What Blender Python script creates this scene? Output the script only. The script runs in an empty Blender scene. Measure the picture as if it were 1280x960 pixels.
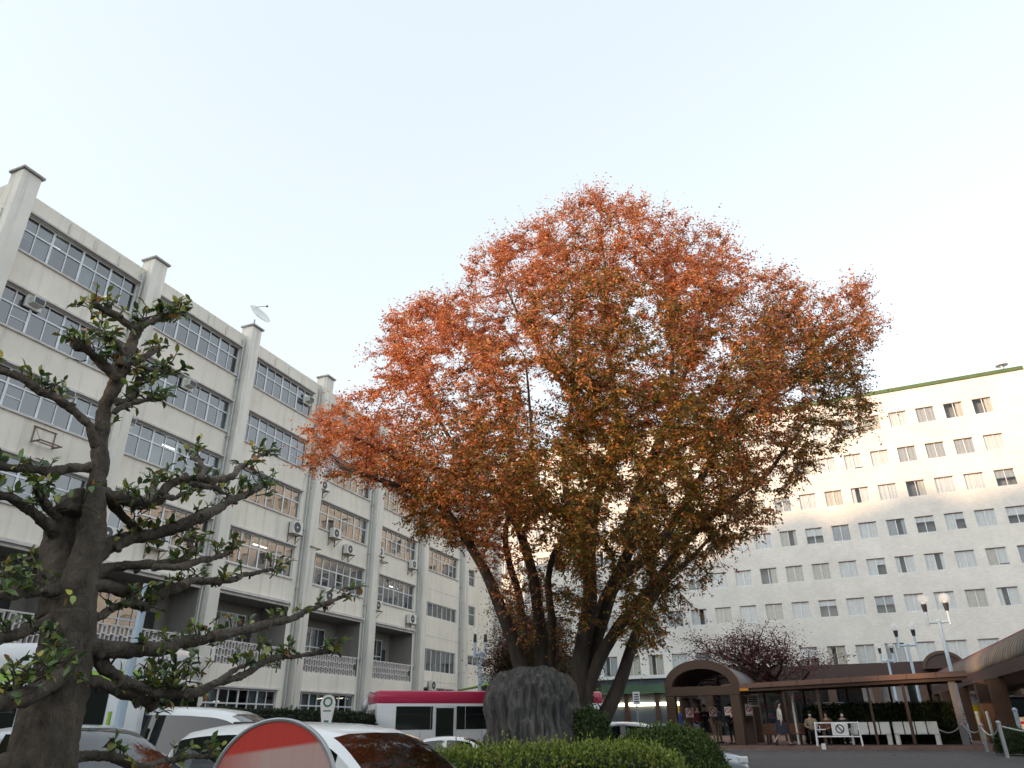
import bpy, bmesh, math, random
import numpy as np
from mathutils import Vector, Matrix, Euler, kdtree, noise

random.seed(11); rng = np.random.default_rng(11)
SC = bpy.context.scene; COL = SC.collection
R = math.radians

# ------------------------------------------------------------------ camera and the pixel helper
FOC = 899.7; PIT = R(25.443); ROL = R(-.5823); CZ = 1.5
_r0 = np.array([1., 0, 0]); _f = np.array([0, math.cos(PIT), math.sin(PIT)]); _u0 = np.array([0, -math.sin(PIT), math.cos(PIT)])
_r = _r0*math.cos(ROL)+_u0*math.sin(ROL); _u = -_r0*math.sin(ROL)+_u0*math.cos(ROL)
_o = np.array([0, 0, CZ])
def ray(x, y): return _f+_r*(x-640)/FOC-_u*(y-480)/FOC
def at(x, y, Y):
    d = ray(x, y); return _o+d*Y/d[1]
def atz(x, y, z):
    d = ray(x, y); return _o+d*(z-CZ)/d[2]
def onplane(x, y, p, n):
    d = ray(x, y); return _o+d*(np.dot(np.array(p)-_o, n)/np.dot(d, n))
def pxm(p):                                    # pixels per metre at p
    return FOC/max(.1, float((np.array(p)-_o) @ _f))

cam = bpy.data.cameras.new('camera'); camo = bpy.data.objects.new('camera', cam); COL.objects.link(camo)
cam.sensor_width = 36; cam.lens = FOC/1280*36; cam.clip_end = 3000; cam.clip_start = .05
M = Matrix(((_r[0], _u[0], -_f[0], 0), (_r[1], _u[1], -_f[1], 0), (_r[2], _u[2], -_f[2], CZ), (0, 0, 0, 1)))
camo.matrix_world = M; SC.camera = camo

# ------------------------------------------------------------------ object helpers
def setp(o, label=None, cat=None, group=None, kind=None):
    if label: o['label'] = label
    if cat: o['category'] = cat
    if group: o['group'] = group
    if kind: o['kind'] = kind
    return o
def thing(name, label=None, cat=None, loc=(0, 0, 0), rz=0, group=None, kind=None):
    o = bpy.data.objects.new(name, None); COL.objects.link(o); o.empty_display_size = .3
    o.location = tuple(float(c) for c in loc); o.rotation_euler = (0, 0, rz)
    return setp(o, label, cat, group, kind)
class MB:
    def __init__(s): s.v = []; s.f = []; s.m = []
    def add(s, vs, fs, m=0):
        b = len(s.v); s.v += [tuple(map(float, p)) for p in vs]
        s.f += [tuple(b+i for i in f) for f in fs]; s.m += [m]*len(fs); return s
    def quad(s, a, b, c, d, m=0): return s.add([a, b, c, d], [(0, 1, 2, 3)], m)
    def box(s, x0, x1, y0, y1, z0, z1, m=0, T=None):
        vs = [(x0, y0, z0), (x1, y0, z0), (x1, y1, z0), (x0, y1, z0), (x0, y0, z1), (x1, y0, z1), (x1, y1, z1), (x0, y1, z1)]
        if T is not None: vs = [tuple(T @ Vector(v)) for v in vs]
        return s.add(vs, [(0, 3, 2, 1), (4, 5, 6, 7), (0, 1, 5, 4), (1, 2, 6, 5), (2, 3, 7, 6), (3, 0, 4, 7)], m)
    def bbox(s, x0, x1, y0, y1, z0, z1, b=.02, m=0, T=None):     # box with chamfered edges
        bm = bmesh.new(); bmesh.ops.create_cube(bm, size=1)
        for v in bm.verts: v.co = Vector(((x0+x1)/2+v.co.x*(x1-x0), (y0+y1)/2+v.co.y*(y1-y0), (z0+z1)/2+v.co.z*(z1-z0)))
        bmesh.ops.bevel(bm, geom=bm.edges[:], offset=b, segments=2, affect='EDGES', profile=.5)
        return s.bm(bm, m, T)
    def bm(s, bm, m=0, T=None):
        bm.verts.index_update()
        vs = [tuple((T @ v.co) if T is not None else v.co) for v in bm.verts]
        fs = [tuple(v.index for v in f.verts) for f in bm.faces]
        bm.free(); return s.add(vs, fs, m)
    def tube(s, pts, rad, n=8, m=0, caps=True, twist=0):
        pts = [Vector(tuple(map(float, p))) for p in pts]; k = len(pts)
        rad = list(rad) if hasattr(rad, '__len__') else [rad]*k
        vs = []; ref = None
        for i, p in enumerate(pts):
            d = (pts[min(i+1, k-1)]-pts[max(i-1, 0)])
            if d.length < 1e-6: d = Vector((0, 0, 1))
            d.normalize()
            if ref is None: ref = d.orthogonal().normalized()
            ref = ref-d*ref.dot(d)
            if ref.length < 1e-4: ref = d.orthogonal()
            ref.normalize(); q = d.cross(ref)
            for j in range(n):
                a = 2*math.pi*j/n+twist
                vs.append(tuple(p+(ref*math.cos(a)+q*math.sin(a))*rad[i]))
        fs = []
        for i in range(k-1):
            for j in range(n):
                a = i*n+j; b = i*n+(j+1) % n; fs.append((a, b, b+n, a+n))
        if caps: fs.append(tuple(range(n-1, -1, -1))); fs.append(tuple((k-1)*n+j for j in range(n)))
        return s.add(vs, fs, m)
    def cyl(s, p0, p1, r0, r1=None, n=12, m=0): return s.tube([p0, p1], [r0, r0 if r1 is None else r1], n, m)
    def lathe(s, prof, n=16, c=(0, 0, 0), m=0, axis='z', ring=False):
        if ring: prof = list(prof)+[prof[0]]
        vs = []; fs = []; k = len(prof)
        for (r, h) in prof:
            for j in range(n):
                a = 2*math.pi*j/n; x, y = r*math.cos(a), r*math.sin(a)
                p = (x, y, h) if axis == 'z' else ((x, h, y) if axis == 'y' else (h, x, y))
                vs.append((c[0]+p[0], c[1]+p[1], c[2]+p[2]))
        for i in range(k-1):
            for j in range(n):
                a = i*n+j; b = i*n+(j+1) % n; fs.append((a, b, b+n, a+n))
        if not ring: fs.append(tuple(range(n-1, -1, -1))); fs.append(tuple((k-1)*n+j for j in range(n)))
        return s.add(vs, fs, m)
    def ball(s, c, r, n=12, m=0, sc=(1, 1, 1)):
        k = max(5, n//2+1)
        prof = [(max(1e-3, r*math.sin(math.pi*i/k)), -r*math.cos(math.pi*i/k)) for i in range(k+1)]
        b = len(s.v); s.lathe(prof, n, (0, 0, 0), m)
        for i in range(b, len(s.v)):
            v = s.v[i]; s.v[i] = (c[0]+v[0]*sc[0], c[1]+v[1]*sc[1], c[2]+v[2]*sc[2])
        return s
    def prism(s, poly, y0, y1, m=0, T=None):       # polygon in xz extruded along y
        n = len(poly); vs = [(p[0], y0, p[1]) for p in poly]+[(p[0], y1, p[1]) for p in poly]
        if T is not None: vs = [tuple(T @ Vector(v)) for v in vs]
        fs = [tuple(range(n)), tuple(range(2*n-1, n-1, -1))]+[(i, n+i, n+(i+1) % n, (i+1) % n) for i in range(n)]
        return s.add(vs, fs, m)
    def build(s, name, mats, parent=None, label=None, cat=None, group=None, kind=None, smooth=False, fixn=True):
        me = bpy.data.meshes.new(name); me.from_pydata(s.v, [], s.f)
        if not isinstance(mats, (list, tuple)): mats = [mats]
        for q in mats: me.materials.append(q)
        if len(mats) > 1: me.polygons.foreach_set('material_index', s.m)
        if fixn:
            bm = bmesh.new(); bm.from_mesh(me); bmesh.ops.recalc_face_normals(bm, faces=bm.faces[:]); bm.to_mesh(me); bm.free()
        if smooth:
            me.polygons.foreach_set('use_smooth', [True]*len(me.polygons))
            try: me.set_sharp_from_angle(angle=R(smooth if smooth is not True else 45))
            except Exception: pass
        me.update()
        o = bpy.data.objects.new(name, me); COL.objects.link(o)
        if parent: o.parent = parent
        return setp(o, label, cat, group, kind)
def copy_tree(o, parent=None):
    c = o.copy(); COL.objects.link(c)
    if parent: c.parent = parent
    for ch in list(o.children): copy_tree(ch, c)
    return c

# ------------------------------------------------------------------ materials
def newmat(name):
    m = bpy.data.materials.new(name); m.use_nodes = True; nt = m.node_tree
    return m, nt, nt.nodes, nt.links, nt.nodes['Principled BSDF']
def N(nt, t, **kw):
    n = nt.nodes.new(t)
    for k, v in kw.items():
        if k.startswith('i_'): n.inputs[k[2:].replace('_', ' ')].default_value = v
        else: setattr(n, k, v)
    return n
def ramp(nt, fac, stops):
    r = nt.nodes.new('ShaderNodeValToRGB'); e = r.color_ramp.elements
    while len(e) < len(stops): e.new(.5)
    for q, (p, c) in zip(e, stops): q.position = p; q.color = (*c, 1) if len(c) == 3 else c
    nt.links.new(fac, r.inputs[0]); return r.outputs[0]
def mixc(nt, fac, a, b, blend='MIX'):
    n = nt.nodes.new('ShaderNodeMix'); n.data_type = 'RGBA'; n.blend_type = blend
    for sock, v in ((n.inputs[0], fac), (n.inputs[6], a), (n.inputs[7], b)):
        if isinstance(v, bpy.types.NodeSocket): nt.links.new(v, sock)
        elif isinstance(v, (int, float)): sock.default_value = v
        else: sock.default_value = (*v, 1)
    return n.outputs[2]
def mat(name, col, rough=.6, var=.12, scale=6., bump=0., metal=0., spec=.5, coat=0., bscale=None, dark=None):
    m, nt, nd, lk, p = newmat(name)
    tc = N(nt, 'ShaderNodeTexCoord'); nz = N(nt, 'ShaderNodeTexNoise', i_Scale=scale, i_Detail=6., i_Roughness=.6)
    lk.new(tc.outputs['Object'], nz.inputs['Vector'])
    lo = tuple(c*(1-var) for c in col); hi = tuple(min(1, c*(1+var)) for c in col)
    lk.new(ramp(nt, nz.outputs['Fac'], [(.3, lo), (.7, hi)]), p.inputs['Base Color'])
    p.inputs['Roughness'].default_value = rough; p.inputs['Metallic'].default_value = metal
    p.inputs['Specular IOR Level'].default_value = spec
    if coat: p.inputs['Coat Weight'].default_value = coat; p.inputs['Coat Roughness'].default_value = .04
    if bump:
        n2 = N(nt, 'ShaderNodeTexNoise', i_Scale=bscale or scale*4, i_Detail=4.); lk.new(tc.outputs['Object'], n2.inputs['Vector'])
        b = N(nt, 'ShaderNodeBump', i_Strength=bump, i_Distance=.03); lk.new(n2.outputs['Fac'], b.inputs['Height']); lk.new(b.outputs[0], p.inputs['Normal'])
    return m
def facade_mat(name, col, stain, streak=.5, bump=.15, tile=False):
    m, nt, nd, lk, p = newmat(name); tc = N(nt, 'ShaderNodeTexCoord')
    n1 = N(nt, 'ShaderNodeTexNoise', i_Scale=.28, i_Detail=9., i_Roughness=.68); lk.new(tc.outputs['Object'], n1.inputs['Vector'])
    mp = N(nt, 'ShaderNodeMapping'); mp.inputs['Scale'].default_value = (2.6, 2.6, .14); lk.new(tc.outputs['Object'], mp.inputs['Vector'])
    n2 = N(nt, 'ShaderNodeTexNoise', i_Scale=1., i_Detail=7., i_Roughness=.7); lk.new(mp.outputs[0], n2.inputs['Vector'])
    base = ramp(nt, n1.outputs['Fac'], [(.3, tuple(c*.84 for c in col)), (.68, tuple(min(1, c*1.05) for c in col))])
    sf = ramp(nt, n2.outputs['Fac'], [(.52, (0, 0, 0)), (.78, (streak,)*3)])
    out = mixc(nt, sf, base, stain)
    if tile:
        br = N(nt, 'ShaderNodeTexBrick', i_Scale=1., offset=.5)
        br.inputs['Color1'].default_value = (1, 1, 1, 1); br.inputs['Color2'].default_value = (.9, .905, .91, 1); br.inputs['Mortar'].default_value = (.86, .86, .86, 1)
        br.inputs['Brick Width'].default_value = .3; br.inputs['Row Height'].default_value = .12; br.inputs['Mortar Size'].default_value = .01
        mp2 = N(nt, 'ShaderNodeMapping'); mp2.inputs['Rotation'].default_value = (R(90), 0, 0)
        lk.new(tc.outputs['Object'], mp2.inputs['Vector']); lk.new(mp2.outputs[0], br.inputs['Vector'])
        out = mixc(nt, 1., out, br.outputs['Color'], 'MULTIPLY')
    lk.new(out, p.inputs['Base Color']); p.inputs['Roughness'].default_value = .85
    n3 = N(nt, 'ShaderNodeTexNoise', i_Scale=14., i_Detail=6.); lk.new(tc.outputs['Object'], n3.inputs['Vector'])
    b = N(nt, 'ShaderNodeBump', i_Strength=bump, i_Distance=.03); lk.new(n3.outputs['Fac'], b.inputs['Height']); lk.new(b.outputs[0], p.inputs['Normal'])
    return m
def glass_mat(name, tint=(.55, .62, .66), ior=2.0, rough=.02):
    m, nt, nd, lk, p = newmat(name); nd.remove(p); out = nd['Material Output']
    tr = N(nt, 'ShaderNodeBsdfTransparent'); tr.inputs[0].default_value = (*tint, 1)
    gl = N(nt, 'ShaderNodeBsdfGlossy'); gl.inputs['Roughness'].default_value = rough; gl.inputs['Color'].default_value = (1, 1, 1, 1)
    fr = N(nt, 'ShaderNodeFresnel'); ge = N(nt, 'ShaderNodeNewGeometry'); ml = N(nt, 'ShaderNodeMath', operation='MULTIPLY_ADD'); ml.inputs[1].default_value = -2.; ml.inputs[2].default_value = 1.; lk.new(ge.outputs['Backfacing'], ml.inputs[0]); pw_ = N(nt, 'ShaderNodeMath', operation='POWER'); pw_.inputs[0].default_value = ior; lk.new(ml.outputs[0], pw_.inputs[1]); lk.new(pw_.outputs[0], fr.inputs['IOR']); mx = N(nt, 'ShaderNodeMixShader')
    tc = N(nt, 'ShaderNodeTexCoord'); nz = N(nt, 'ShaderNodeTexNoise', i_Scale=1.1, i_Detail=1.); lk.new(tc.outputs['Object'], nz.inputs['Vector'])
    b = N(nt, 'ShaderNodeBump', i_Strength=.06, i_Distance=.05); lk.new(nz.outputs['Fac'], b.inputs['Height']); lk.new(b.outputs[0], gl.inputs['Normal'])
    lk.new(fr.outputs[0], mx.inputs[0]); lk.new(tr.outputs[0], mx.inputs[1]); lk.new(gl.outputs[0], mx.inputs[2]); lk.new(mx.outputs[0], out.inputs[0])
    return m
def leaf_mat(name, rough=.5, trans=.35, spec=.3):
    m, nt, nd, lk, p = newmat(name); out = nd['Material Output']
    at_ = N(nt, 'ShaderNodeAttribute', attribute_name='leafcol')
    lk.new(at_.outputs['Color'], p.inputs['Base Color']); p.inputs['Roughness'].default_value = rough; p.inputs['Specular IOR Level'].default_value = spec
    tl = N(nt, 'ShaderNodeBsdfTranslucent'); lk.new(at_.outputs['Color'], tl.inputs['Color'])
    mx = N(nt, 'ShaderNodeMixShader'); mx.inputs[0].default_value = trans
    lk.new(p.outputs[0], mx.inputs[1]); lk.new(tl.outputs[0], mx.inputs[2]); lk.new(mx.outputs[0], out.inputs[0])
    return m
def bark_mat(name, c1, c2, scale=4., bump=.6, stretch=.25):
    m, nt, nd, lk, p = newmat(name); tc = N(nt, 'ShaderNodeTexCoord')
    mp = N(nt, 'ShaderNodeMapping'); mp.inputs['Scale'].default_value = (1, 1, stretch); lk.new(tc.outputs['Object'], mp.inputs['Vector'])
    n1 = N(nt, 'ShaderNodeTexNoise', i_Scale=scale, i_Detail=9., i_Roughness=.7); lk.new(mp.outputs[0], n1.inputs['Vector'])
    lk.new(ramp(nt, n1.outputs['Fac'], [(.32, c1), (.7, c2)]), p.inputs['Base Color']); p.inputs['Roughness'].default_value = .9
    n2 = N(nt, 'ShaderNodeTexNoise', i_Scale=scale*4, i_Detail=8., i_Roughness=.65, i_Distortion=.5); lk.new(mp.outputs[0], n2.inputs['Vector'])
    b = N(nt, 'ShaderNodeBump', i_Strength=bump, i_Distance=.06); lk.new(n2.outputs['Fac'], b.inputs['Height']); lk.new(b.outputs[0], p.inputs['Normal'])
    return m
def emis(name, col, s):
    m, nt, nd, lk, p = newmat(name); p.inputs['Base Color'].default_value = (*col, 1); p.inputs['Emission Color'].default_value = (*col, 1); p.inputs['Emission Strength'].default_value = s
    return m

X = {}
X['conc'] = facade_mat('office_concrete', (.80, .755, .66), (.33, .305, .26), .6)
X['concp'] = facade_mat('pilaster_concrete', (.73, .70, .63), (.27, .26, .23), .85)
X['tile'] = facade_mat('white_tile', (.71, .685, .635), (.59, .565, .52), .3, .1, True)
X['ledge'] = mat('ledge_concrete', (.58, .55, .53), .8, .15, 2)
X['alu'] = mat('aluminium_frame', (.62, .65, .67), .45, .08, 3, metal=.2)
X['glass'] = glass_mat('window_glass', (.42, .50, .55), 2.4)
X['glass2'] = glass_mat('ward_glass', (.86, .88, .9), 1.55)
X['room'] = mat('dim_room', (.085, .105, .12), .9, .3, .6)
X['ward'] = mat('ward_room', (.20, .20, .19), .9, .3, .6)
X['blind'] = mat('beige_blind', (.42, .40, .35), .8, .15, 3)
X['curtain'] = mat('pale_curtain', (.60, .60, .575), .9, .08, 5)
X['curtain2'] = mat('cream_curtain', (.48, .45, .37), .9, .1, 5)
X['curtain3'] = mat('grey_blind', (.33, .345, .35), .9, .1, 5)
X['dark'] = mat('dark_gap', (.03, .032, .034), .8, .2)
X['acw'] = mat('ac_casing', (.66, .66, .62), .5, .08, 3)
X['acd'] = mat('ac_grille', (.06, .065, .07), .6, .2, 9)
X['rust'] = mat('rusty_steel', (.19, .13, .10), .8, .4, 8)
X['steel'] = mat('galvanised_steel', (.42, .44, .45), .45, .12, 5, metal=.5)
X['green'] = mat('green_coping', (.065, .11, .03), .5, .15, 1)
X['brown'] = mat('brown_steel', (.064, .032, .015), .5, .12, 2)
X['brownd'] = mat('dark_brown_panel', (.042, .019, .018), .55, .15, 1)
X['copper'] = mat('copper_edge', (.17, .09, .062), .5, .15, 1)
X['white'] = mat('white_paint', (.78, .78, .76), .4, .05, 3)
X['pblue'] = mat('pale_blue_paint', (.40, .50, .58), .4, .08, 3)
X['cargl'] = glass_mat('car_glass', (.16, .19, .2), 1.75, .01)
X['carw'] = mat('white_car_paint', (.80, .82, .82), .25, .02, 1, coat=.8)
X['carw2'] = mat('pearl_car_paint', (.72, .74, .74), .25, .02, 1, coat=.8)
X['cars'] = mat('silver_car_paint', (.42, .44, .47), .3, .03, 1, metal=.5, coat=.8)
X['tyre'] = mat('tyre_rubber', (.02, .02, .02), .85, .2)
X['rim'] = mat('alloy_rim', (.5, .5, .51), .3, .05, metal=.9)
X['trim'] = mat('black_trim', (.02, .02, .022), .5, .2)
X['red'] = mat('red_lamp', (.5, .015, .015), .25, .1, coat=.5)
X['lamp'] = mat('clear_lamp', (.75, .77, .78), .15, .05, coat=.8)
X['pink'] = mat('magenta_paint', (.50, .025, .085), .35, .06, .8, coat=.5)
X['busw'] = mat('bus_white_paint', (.72, .74, .75), .35, .04, .8, coat=.5)
X['lime'] = mat('lime_paint', (.30, .50, .08), .4, .05)
X['yellow'] = mat('yellow_panel', (.70, .46, .01), .5, .05)
X['skin'] = mat('skin', (.52, .33, .24), .6, .05)
X['hair'] = mat('black_hair', (.015, .012, .01), .5, .2)
# ================================================================== world, sun
A1 = R(21.7); A2 = R(-64.5)
D1 = np.array([math.sin(A1), math.cos(A1), 0]); N1 = np.array([math.cos(A1), -math.sin(A1), 0])
D2 = -np.array([math.sin(A2), math.cos(A2), 0]); N2 = np.array([D2[1], -D2[0], 0])
SUN_EL = 11.; SH = np.array([-.85, -.5]); SH = SH/np.linalg.norm(SH)
SUNV = Vector((SH[0]*math.cos(R(SUN_EL)), SH[1]*math.cos(R(SUN_EL)), math.sin(R(SUN_EL))))
w = bpy.data.worlds.new('World'); SC.world = w; w.use_nodes = True; nt = w.node_tree
sky = nt.nodes.new('ShaderNodeTexSky'); sky.sky_type = 'NISHITA'; sky.sun_disc = False
sky.sun_elevation = R(SUN_EL+5); sky.sun_rotation = math.atan2(SH[0], SH[1]); sky.air_density = 1.0; sky.dust_density = 1.6; sky.ozone_density = .6
bg = nt.nodes['Background']; bg.inputs[1].default_value = .15; hs = nt.nodes.new('ShaderNodeHueSaturation'); hs.inputs['Saturation'].default_value = .34; nt.links.new(sky.outputs[0], hs.inputs['Color']); nt.links.new(mixc(nt, .76, hs.outputs[0], (1.03, 1.17, 1.26)), bg.inputs[0])
sl = bpy.data.lights.new('sun', 'SUN'); sl.energy = 2.0; sl.angle = R(1.2); sl.color = (.62, .40, .23)
so = bpy.data.objects.new('sun', sl); COL.objects.link(so); so.rotation_euler = SUNV.to_track_quat('Z', 'Y').to_euler(); so.location = (-40, -40, 60)
SC.view_settings.view_transform = 'Standard'; SC.view_settings.look = 'None'; SC.view_settings.exposure = 2.3; SC.view_settings.gamma = 1

# ================================================================== ground
def lift(x, y):
    def ss(t): t = min(1, max(0, t)); return t*t*(3-2*t)
    return .55*ss((x-(1.2+.09*y))/2.4)*ss((y-6)/6)
def asphalt(name, col):
    m, nt, nd, lk, p = newmat(name); tc = N(nt, 'ShaderNodeTexCoord')
    n1 = N(nt, 'ShaderNodeTexNoise', i_Scale=.5, i_Detail=8., i_Roughness=.7); n2 = N(nt, 'ShaderNodeTexNoise', i_Scale=60., i_Detail=3.)
    for n in (n1, n2): lk.new(tc.outputs['Object'], n.inputs['Vector'])
    a = ramp(nt, n1.outputs['Fac'], [(.3, tuple(c*.75 for c in col)), (.72, tuple(c*1.25 for c in col))]); b = ramp(nt, n2.outputs['Fac'], [(.35, (.6,)*3), (.7, (1.3,)*3)])
    lk.new(mixc(nt, 1., a, b, 'MULTIPLY'), p.inputs['Base Color']); p.inputs['Roughness'].default_value = .9
    bp = N(nt, 'ShaderNodeBump', i_Strength=.4, i_Distance=.01); lk.new(n2.outputs['Fac'], bp.inputs['Height']); lk.new(bp.outputs[0], p.inputs['Normal'])
    return m
xs = sorted(set(list(np.arange(-60, 80.1, 1.0))+[-1500, -600, -200, -100, 120, 250, 700, 1500])); ys = sorted(set(list(np.arange(-20, 90.1, 1.0))+[-1500, -500, -100, 130, 300, 800, 1600]))
g = MB(); vs = [(x, y, lift(x, y)) for y in ys for x in xs]; nx = len(xs)
g.add(vs, [(j*nx+i, j*nx+i+1, (j+1)*nx+i+1, (j+1)*nx+i) for j in range(len(ys)-1) for i in range(nx-1)])
g.build('ground', asphalt('asphalt', (.06, .058, .06)), kind='structure', smooth=True)

# unseen ridge added to the left, shaped to shade the yard and ward block
h = MB(); prof = [(-320, 8), (-200, 22), (-80, 25.5), (-58, 26.5), (-50, 36), (-42, 50), (-37, 49.6), (-14.5, 43), (-2, 37), (12, 32), (25, 28), (45, 21), (80, 10)]
pv = []; 
for mm in np.arange(-320, 81, 1.5):
    hh = float(np.interp(mm, [a for a, b in prof], [b for a, b in prof]))+1.6*noise.noise(Vector((mm*.13, 3, 0)))+1.8*noise.noise(Vector((mm*.42, 7, 0)))+.9*noise.noise(Vector((mm*.9, 1, 0)))
    c = np.array([-65., 26, 0])+D1*mm
    for off, s in ((34, 0.), (20, .35), (8, .8), (0, 1.), (-12, .9), (-40, .5), (-80, -.02)):
        q = c+N1*off*(0.45 if off > 0 else 1.); pv.append((q[0], q[1], hh*s-.3))
nr = 7; k = len(pv)//nr
h.add(pv, [(i*nr+j, i*nr+j+1, (i+1)*nr+j+1, (i+1)*nr+j) for i in range(k-1) for j in range(nr-1)])
bk = []  # second unseen ridge, added behind the camera to dim the foreground
for i, xx in enumerate(np.arange(-75, 76, 3.)):
    hh = 11+2.5*noise.noise(Vector((xx*.06, 8, 0)))+1.2*noise.noise(Vector((xx*.3, 2, 0)))
    for yy, s in ((-13, -.02), (-15, .55), (-18, .95), (-24, 1.), (-45, .6), (-70, -.02)): bk.append((xx, yy, hh*s-.2))
h.add(bk, [(i*6+j, i*6+j+1, (i+1)*6+j+1, (i+1)*6+j) for i in range(len(bk)//6-1) for j in range(5)])
h.build('added_shade_ridges', mat('shade_ridge_dark', (.06, .07, .03), .95, .4, .4), kind='structure', smooth=True)

# ================================================================== wall with openings (local frame: x along, y inward, z up)
def wall(mb, x0, x1, z0, z1, ops, m=0, y=0., rev=.14):
    X_ = sorted({x0, x1, *[o[0] for o in ops], *[o[1] for o in ops]}); Z_ = sorted({z0, z1, *[o[2] for o in ops], *[o[3] for o in ops]})
    for k in range(len(Z_)-1):
        za, zb = Z_[k], Z_[k+1]; run = None
        for i in range(len(X_)-1):
            xa, xb = X_[i], X_[i+1]; cx, cz = (xa+xb)/2, (za+zb)/2
            solid = not any(o[0] < cx < o[1] and o[2] < cz < o[3] for o in ops)
            if solid: run = xa if run is None else run
            if run is not None and (not solid or i == len(X_)-2):
                e = xb if solid else xa; mb.quad((run, y, za), (e, y, za), (e, y, zb), (run, y, zb), m); run = None
    for o in ops:
        a, b, c, d = o[:4]; r = o[4] if len(o) > 4 else rev
        mb.quad((a, y, c), (a, y, d), (a, y+r, d), (a, y+r, c), m); mb.quad((b, y, c), (b, y+r, c), (b, y+r, d), (b, y, d), m)
        mb.quad((a, y, c), (a, y+r, c), (b, y+r, c), (b, y, c), m); mb.quad((a, y, d), (b, y, d), (b, y+r, d), (a, y+r, d), m)

# ================================================================== the office building on the left
P0 = atz(398, 478, 22.); P0 = np.array([P0[0], P0[1], 0.])
RZ1 = math.atan2(D1[1], D1[0])
b1 = thing('office_building', 'grey concrete office block with rows of ribbon windows, pilasters and pierced balcony screens', 'building', P0, RZ1)
def f1(x, y, off=0.):                                # pixel -> (t, z) on the facade plane (moved out by off)
    q = onplane(x, y, P0+N1*off, N1); return float((q-P0) @ D1), float(q[2])
def w1(t, y, z): return P0+D1*t-N1*y+np.array([0, 0, z])
X['concd_cap'] = mat('weathered_cap', (.34, .33, .31), .8, .3, 2)
PIL = [(-20.95, -20.15), (-14.1, -13.3), (-6.95, -6.2), (.3, 1.06), (7.5, 8.3), (14.55, 15.3), (22., 22.7), (29.35, 30.1)]
BAYS = [(-20.1, -14.3), (-13.0, -7.15), (-6.15, -.35), (1.12, 7.1), (8.4, 14.05)]
ROWS = [(19.3, 21.0), (15.95, 17.65), (12.8, 14.45), (9.35, 11.1)]
wins = []                                            # (x0,x1,z0,z1,style)
for bx in BAYS:
    for r in ROWS: wins.append((*bx, *r, 'std'))
for x0, x1 in BAYS: wins.append((x0+.02, x1-.05, 1.1, 3.35, 'ground'))
for r in ROWS[:3]: wins.append((15.6, 21.3, *r, 'std'))
wins += [(15.6, 21.3, 9.25, 10.3, 'slide'), (15.65, 21.3, 5.3, 6.9, 'tall'), (22.85, 25.0, 19.3, 21., 'small'), (22.85, 25.0, 15.95, 17.65, 'small'), (22.85, 24.9, 12.7, 14.1, 'small'), (22.85, 25.05, 9.4, 11., 'small'), (22.85, 28.7, 6.2, 6.95, 'strip'), (15.6, 21.3, 3.4, 4.2, 'green')]
logg = [(x0-.02, x1+.03, 4.45, 7.75, 1.9) for x0, x1 in BAYS]
mb = MB(); ops = [(a, b, c, d, .22) for a, b, c, d, s in wins]+logg
wall(mb, -20.95, 30.1, 0, 21.9, ops[:len(wins)]+[(a, b, c, d, .02) for a, b, c, d, r in logg])
mb.quad((-20.95, 0, 0), (-20.95, 14, 0), (-20.95, 14, 21.9), (-20.95, 0, 21.9)); mb.quad((30.1, 0, 0), (30.1, 0, 21.9), (30.1, 14, 21.9), (30.1, 14, 0))
mb.quad((-20.95, 14, 0), (30.1, 14, 0), (30.1, 14, 21.9), (-20.95, 14, 21.9))
mb.quad((-20.95, .25, 21.9), (-20.95, 0, 21.9), (30.1, 0, 21.9), (30.1, .25, 21.9)); mb.quad((-20.95, .25, 21.2), (-20.95, .25, 21.9), (30.1, .25, 21.9), (30.1, .25, 21.2)); mb.quad((-20.95, .25, 21.2), (30.1, .25, 21.2), (30.1, 14, 21.2), (-20.95, 14, 21.2))
mb.build('wall', X['conc'], b1)
X['concd'] = facade_mat('shaded_balcony_concrete', (.30, .285, .26), (.10, .10, .09), .7)  # darker copy of the wall concrete, paints the shade inside the balconies
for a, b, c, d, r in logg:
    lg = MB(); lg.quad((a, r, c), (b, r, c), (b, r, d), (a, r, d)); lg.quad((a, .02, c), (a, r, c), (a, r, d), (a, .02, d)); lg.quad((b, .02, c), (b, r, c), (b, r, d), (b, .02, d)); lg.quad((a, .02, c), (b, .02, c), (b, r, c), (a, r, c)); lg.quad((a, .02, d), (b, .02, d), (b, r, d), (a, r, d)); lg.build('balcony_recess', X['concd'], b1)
for a, b in PIL:
    q = MB(); q.bbox(a, b, -.45, -.003, 0, 22.5, .03); po = q.build('pilaster', X['concp'], b1, smooth=30)
    q = MB(); q.box(a-.08, b+.08, -.55, .4, 22.503, 22.6); q.build('cap', X['concd_cap'], po)
    q = MB(); q.box(a+.02, b-.02, 0, .35, 21.9, 22.5); q.build('stub', X['concp'], po)
for a, b in BAYS+[(15.5, 21.4)]:                     # hood and sill strips of each window row, slab edges of the balconies
    for z0, z1 in ROWS:
        if a > 15 and z0 < 12: continue
        q = MB(); q.box(a-.05, b+.06, -.16, -.002, z1+.02, z1+.1); q.box(a-.04, b+.05, -.09, -.002, z0-.1, z0-.02); q.build('ledge', X['ledge'], b1)
    if a < 15:
        q = MB(); q.box(a-.02, b+.02, -.26, -.003, 7.86, 7.99); q.box(a-.02, b+.02, -.12, -.003, 7.72, 7.857); q.build('slab_edge', X['ledge'], b1)
        q = MB(); q.box(a, b, -.12, -.003, 3.38, 3.46); q.build('ledge', X['ledge'], b1)
for z in (11.8, 8.3, 5.1): 
    q = MB(); q.box(15.4, 21.9, -.012, -.001, z-.5, z-.46); q.build('ledge', X['ledge'], b1)
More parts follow.
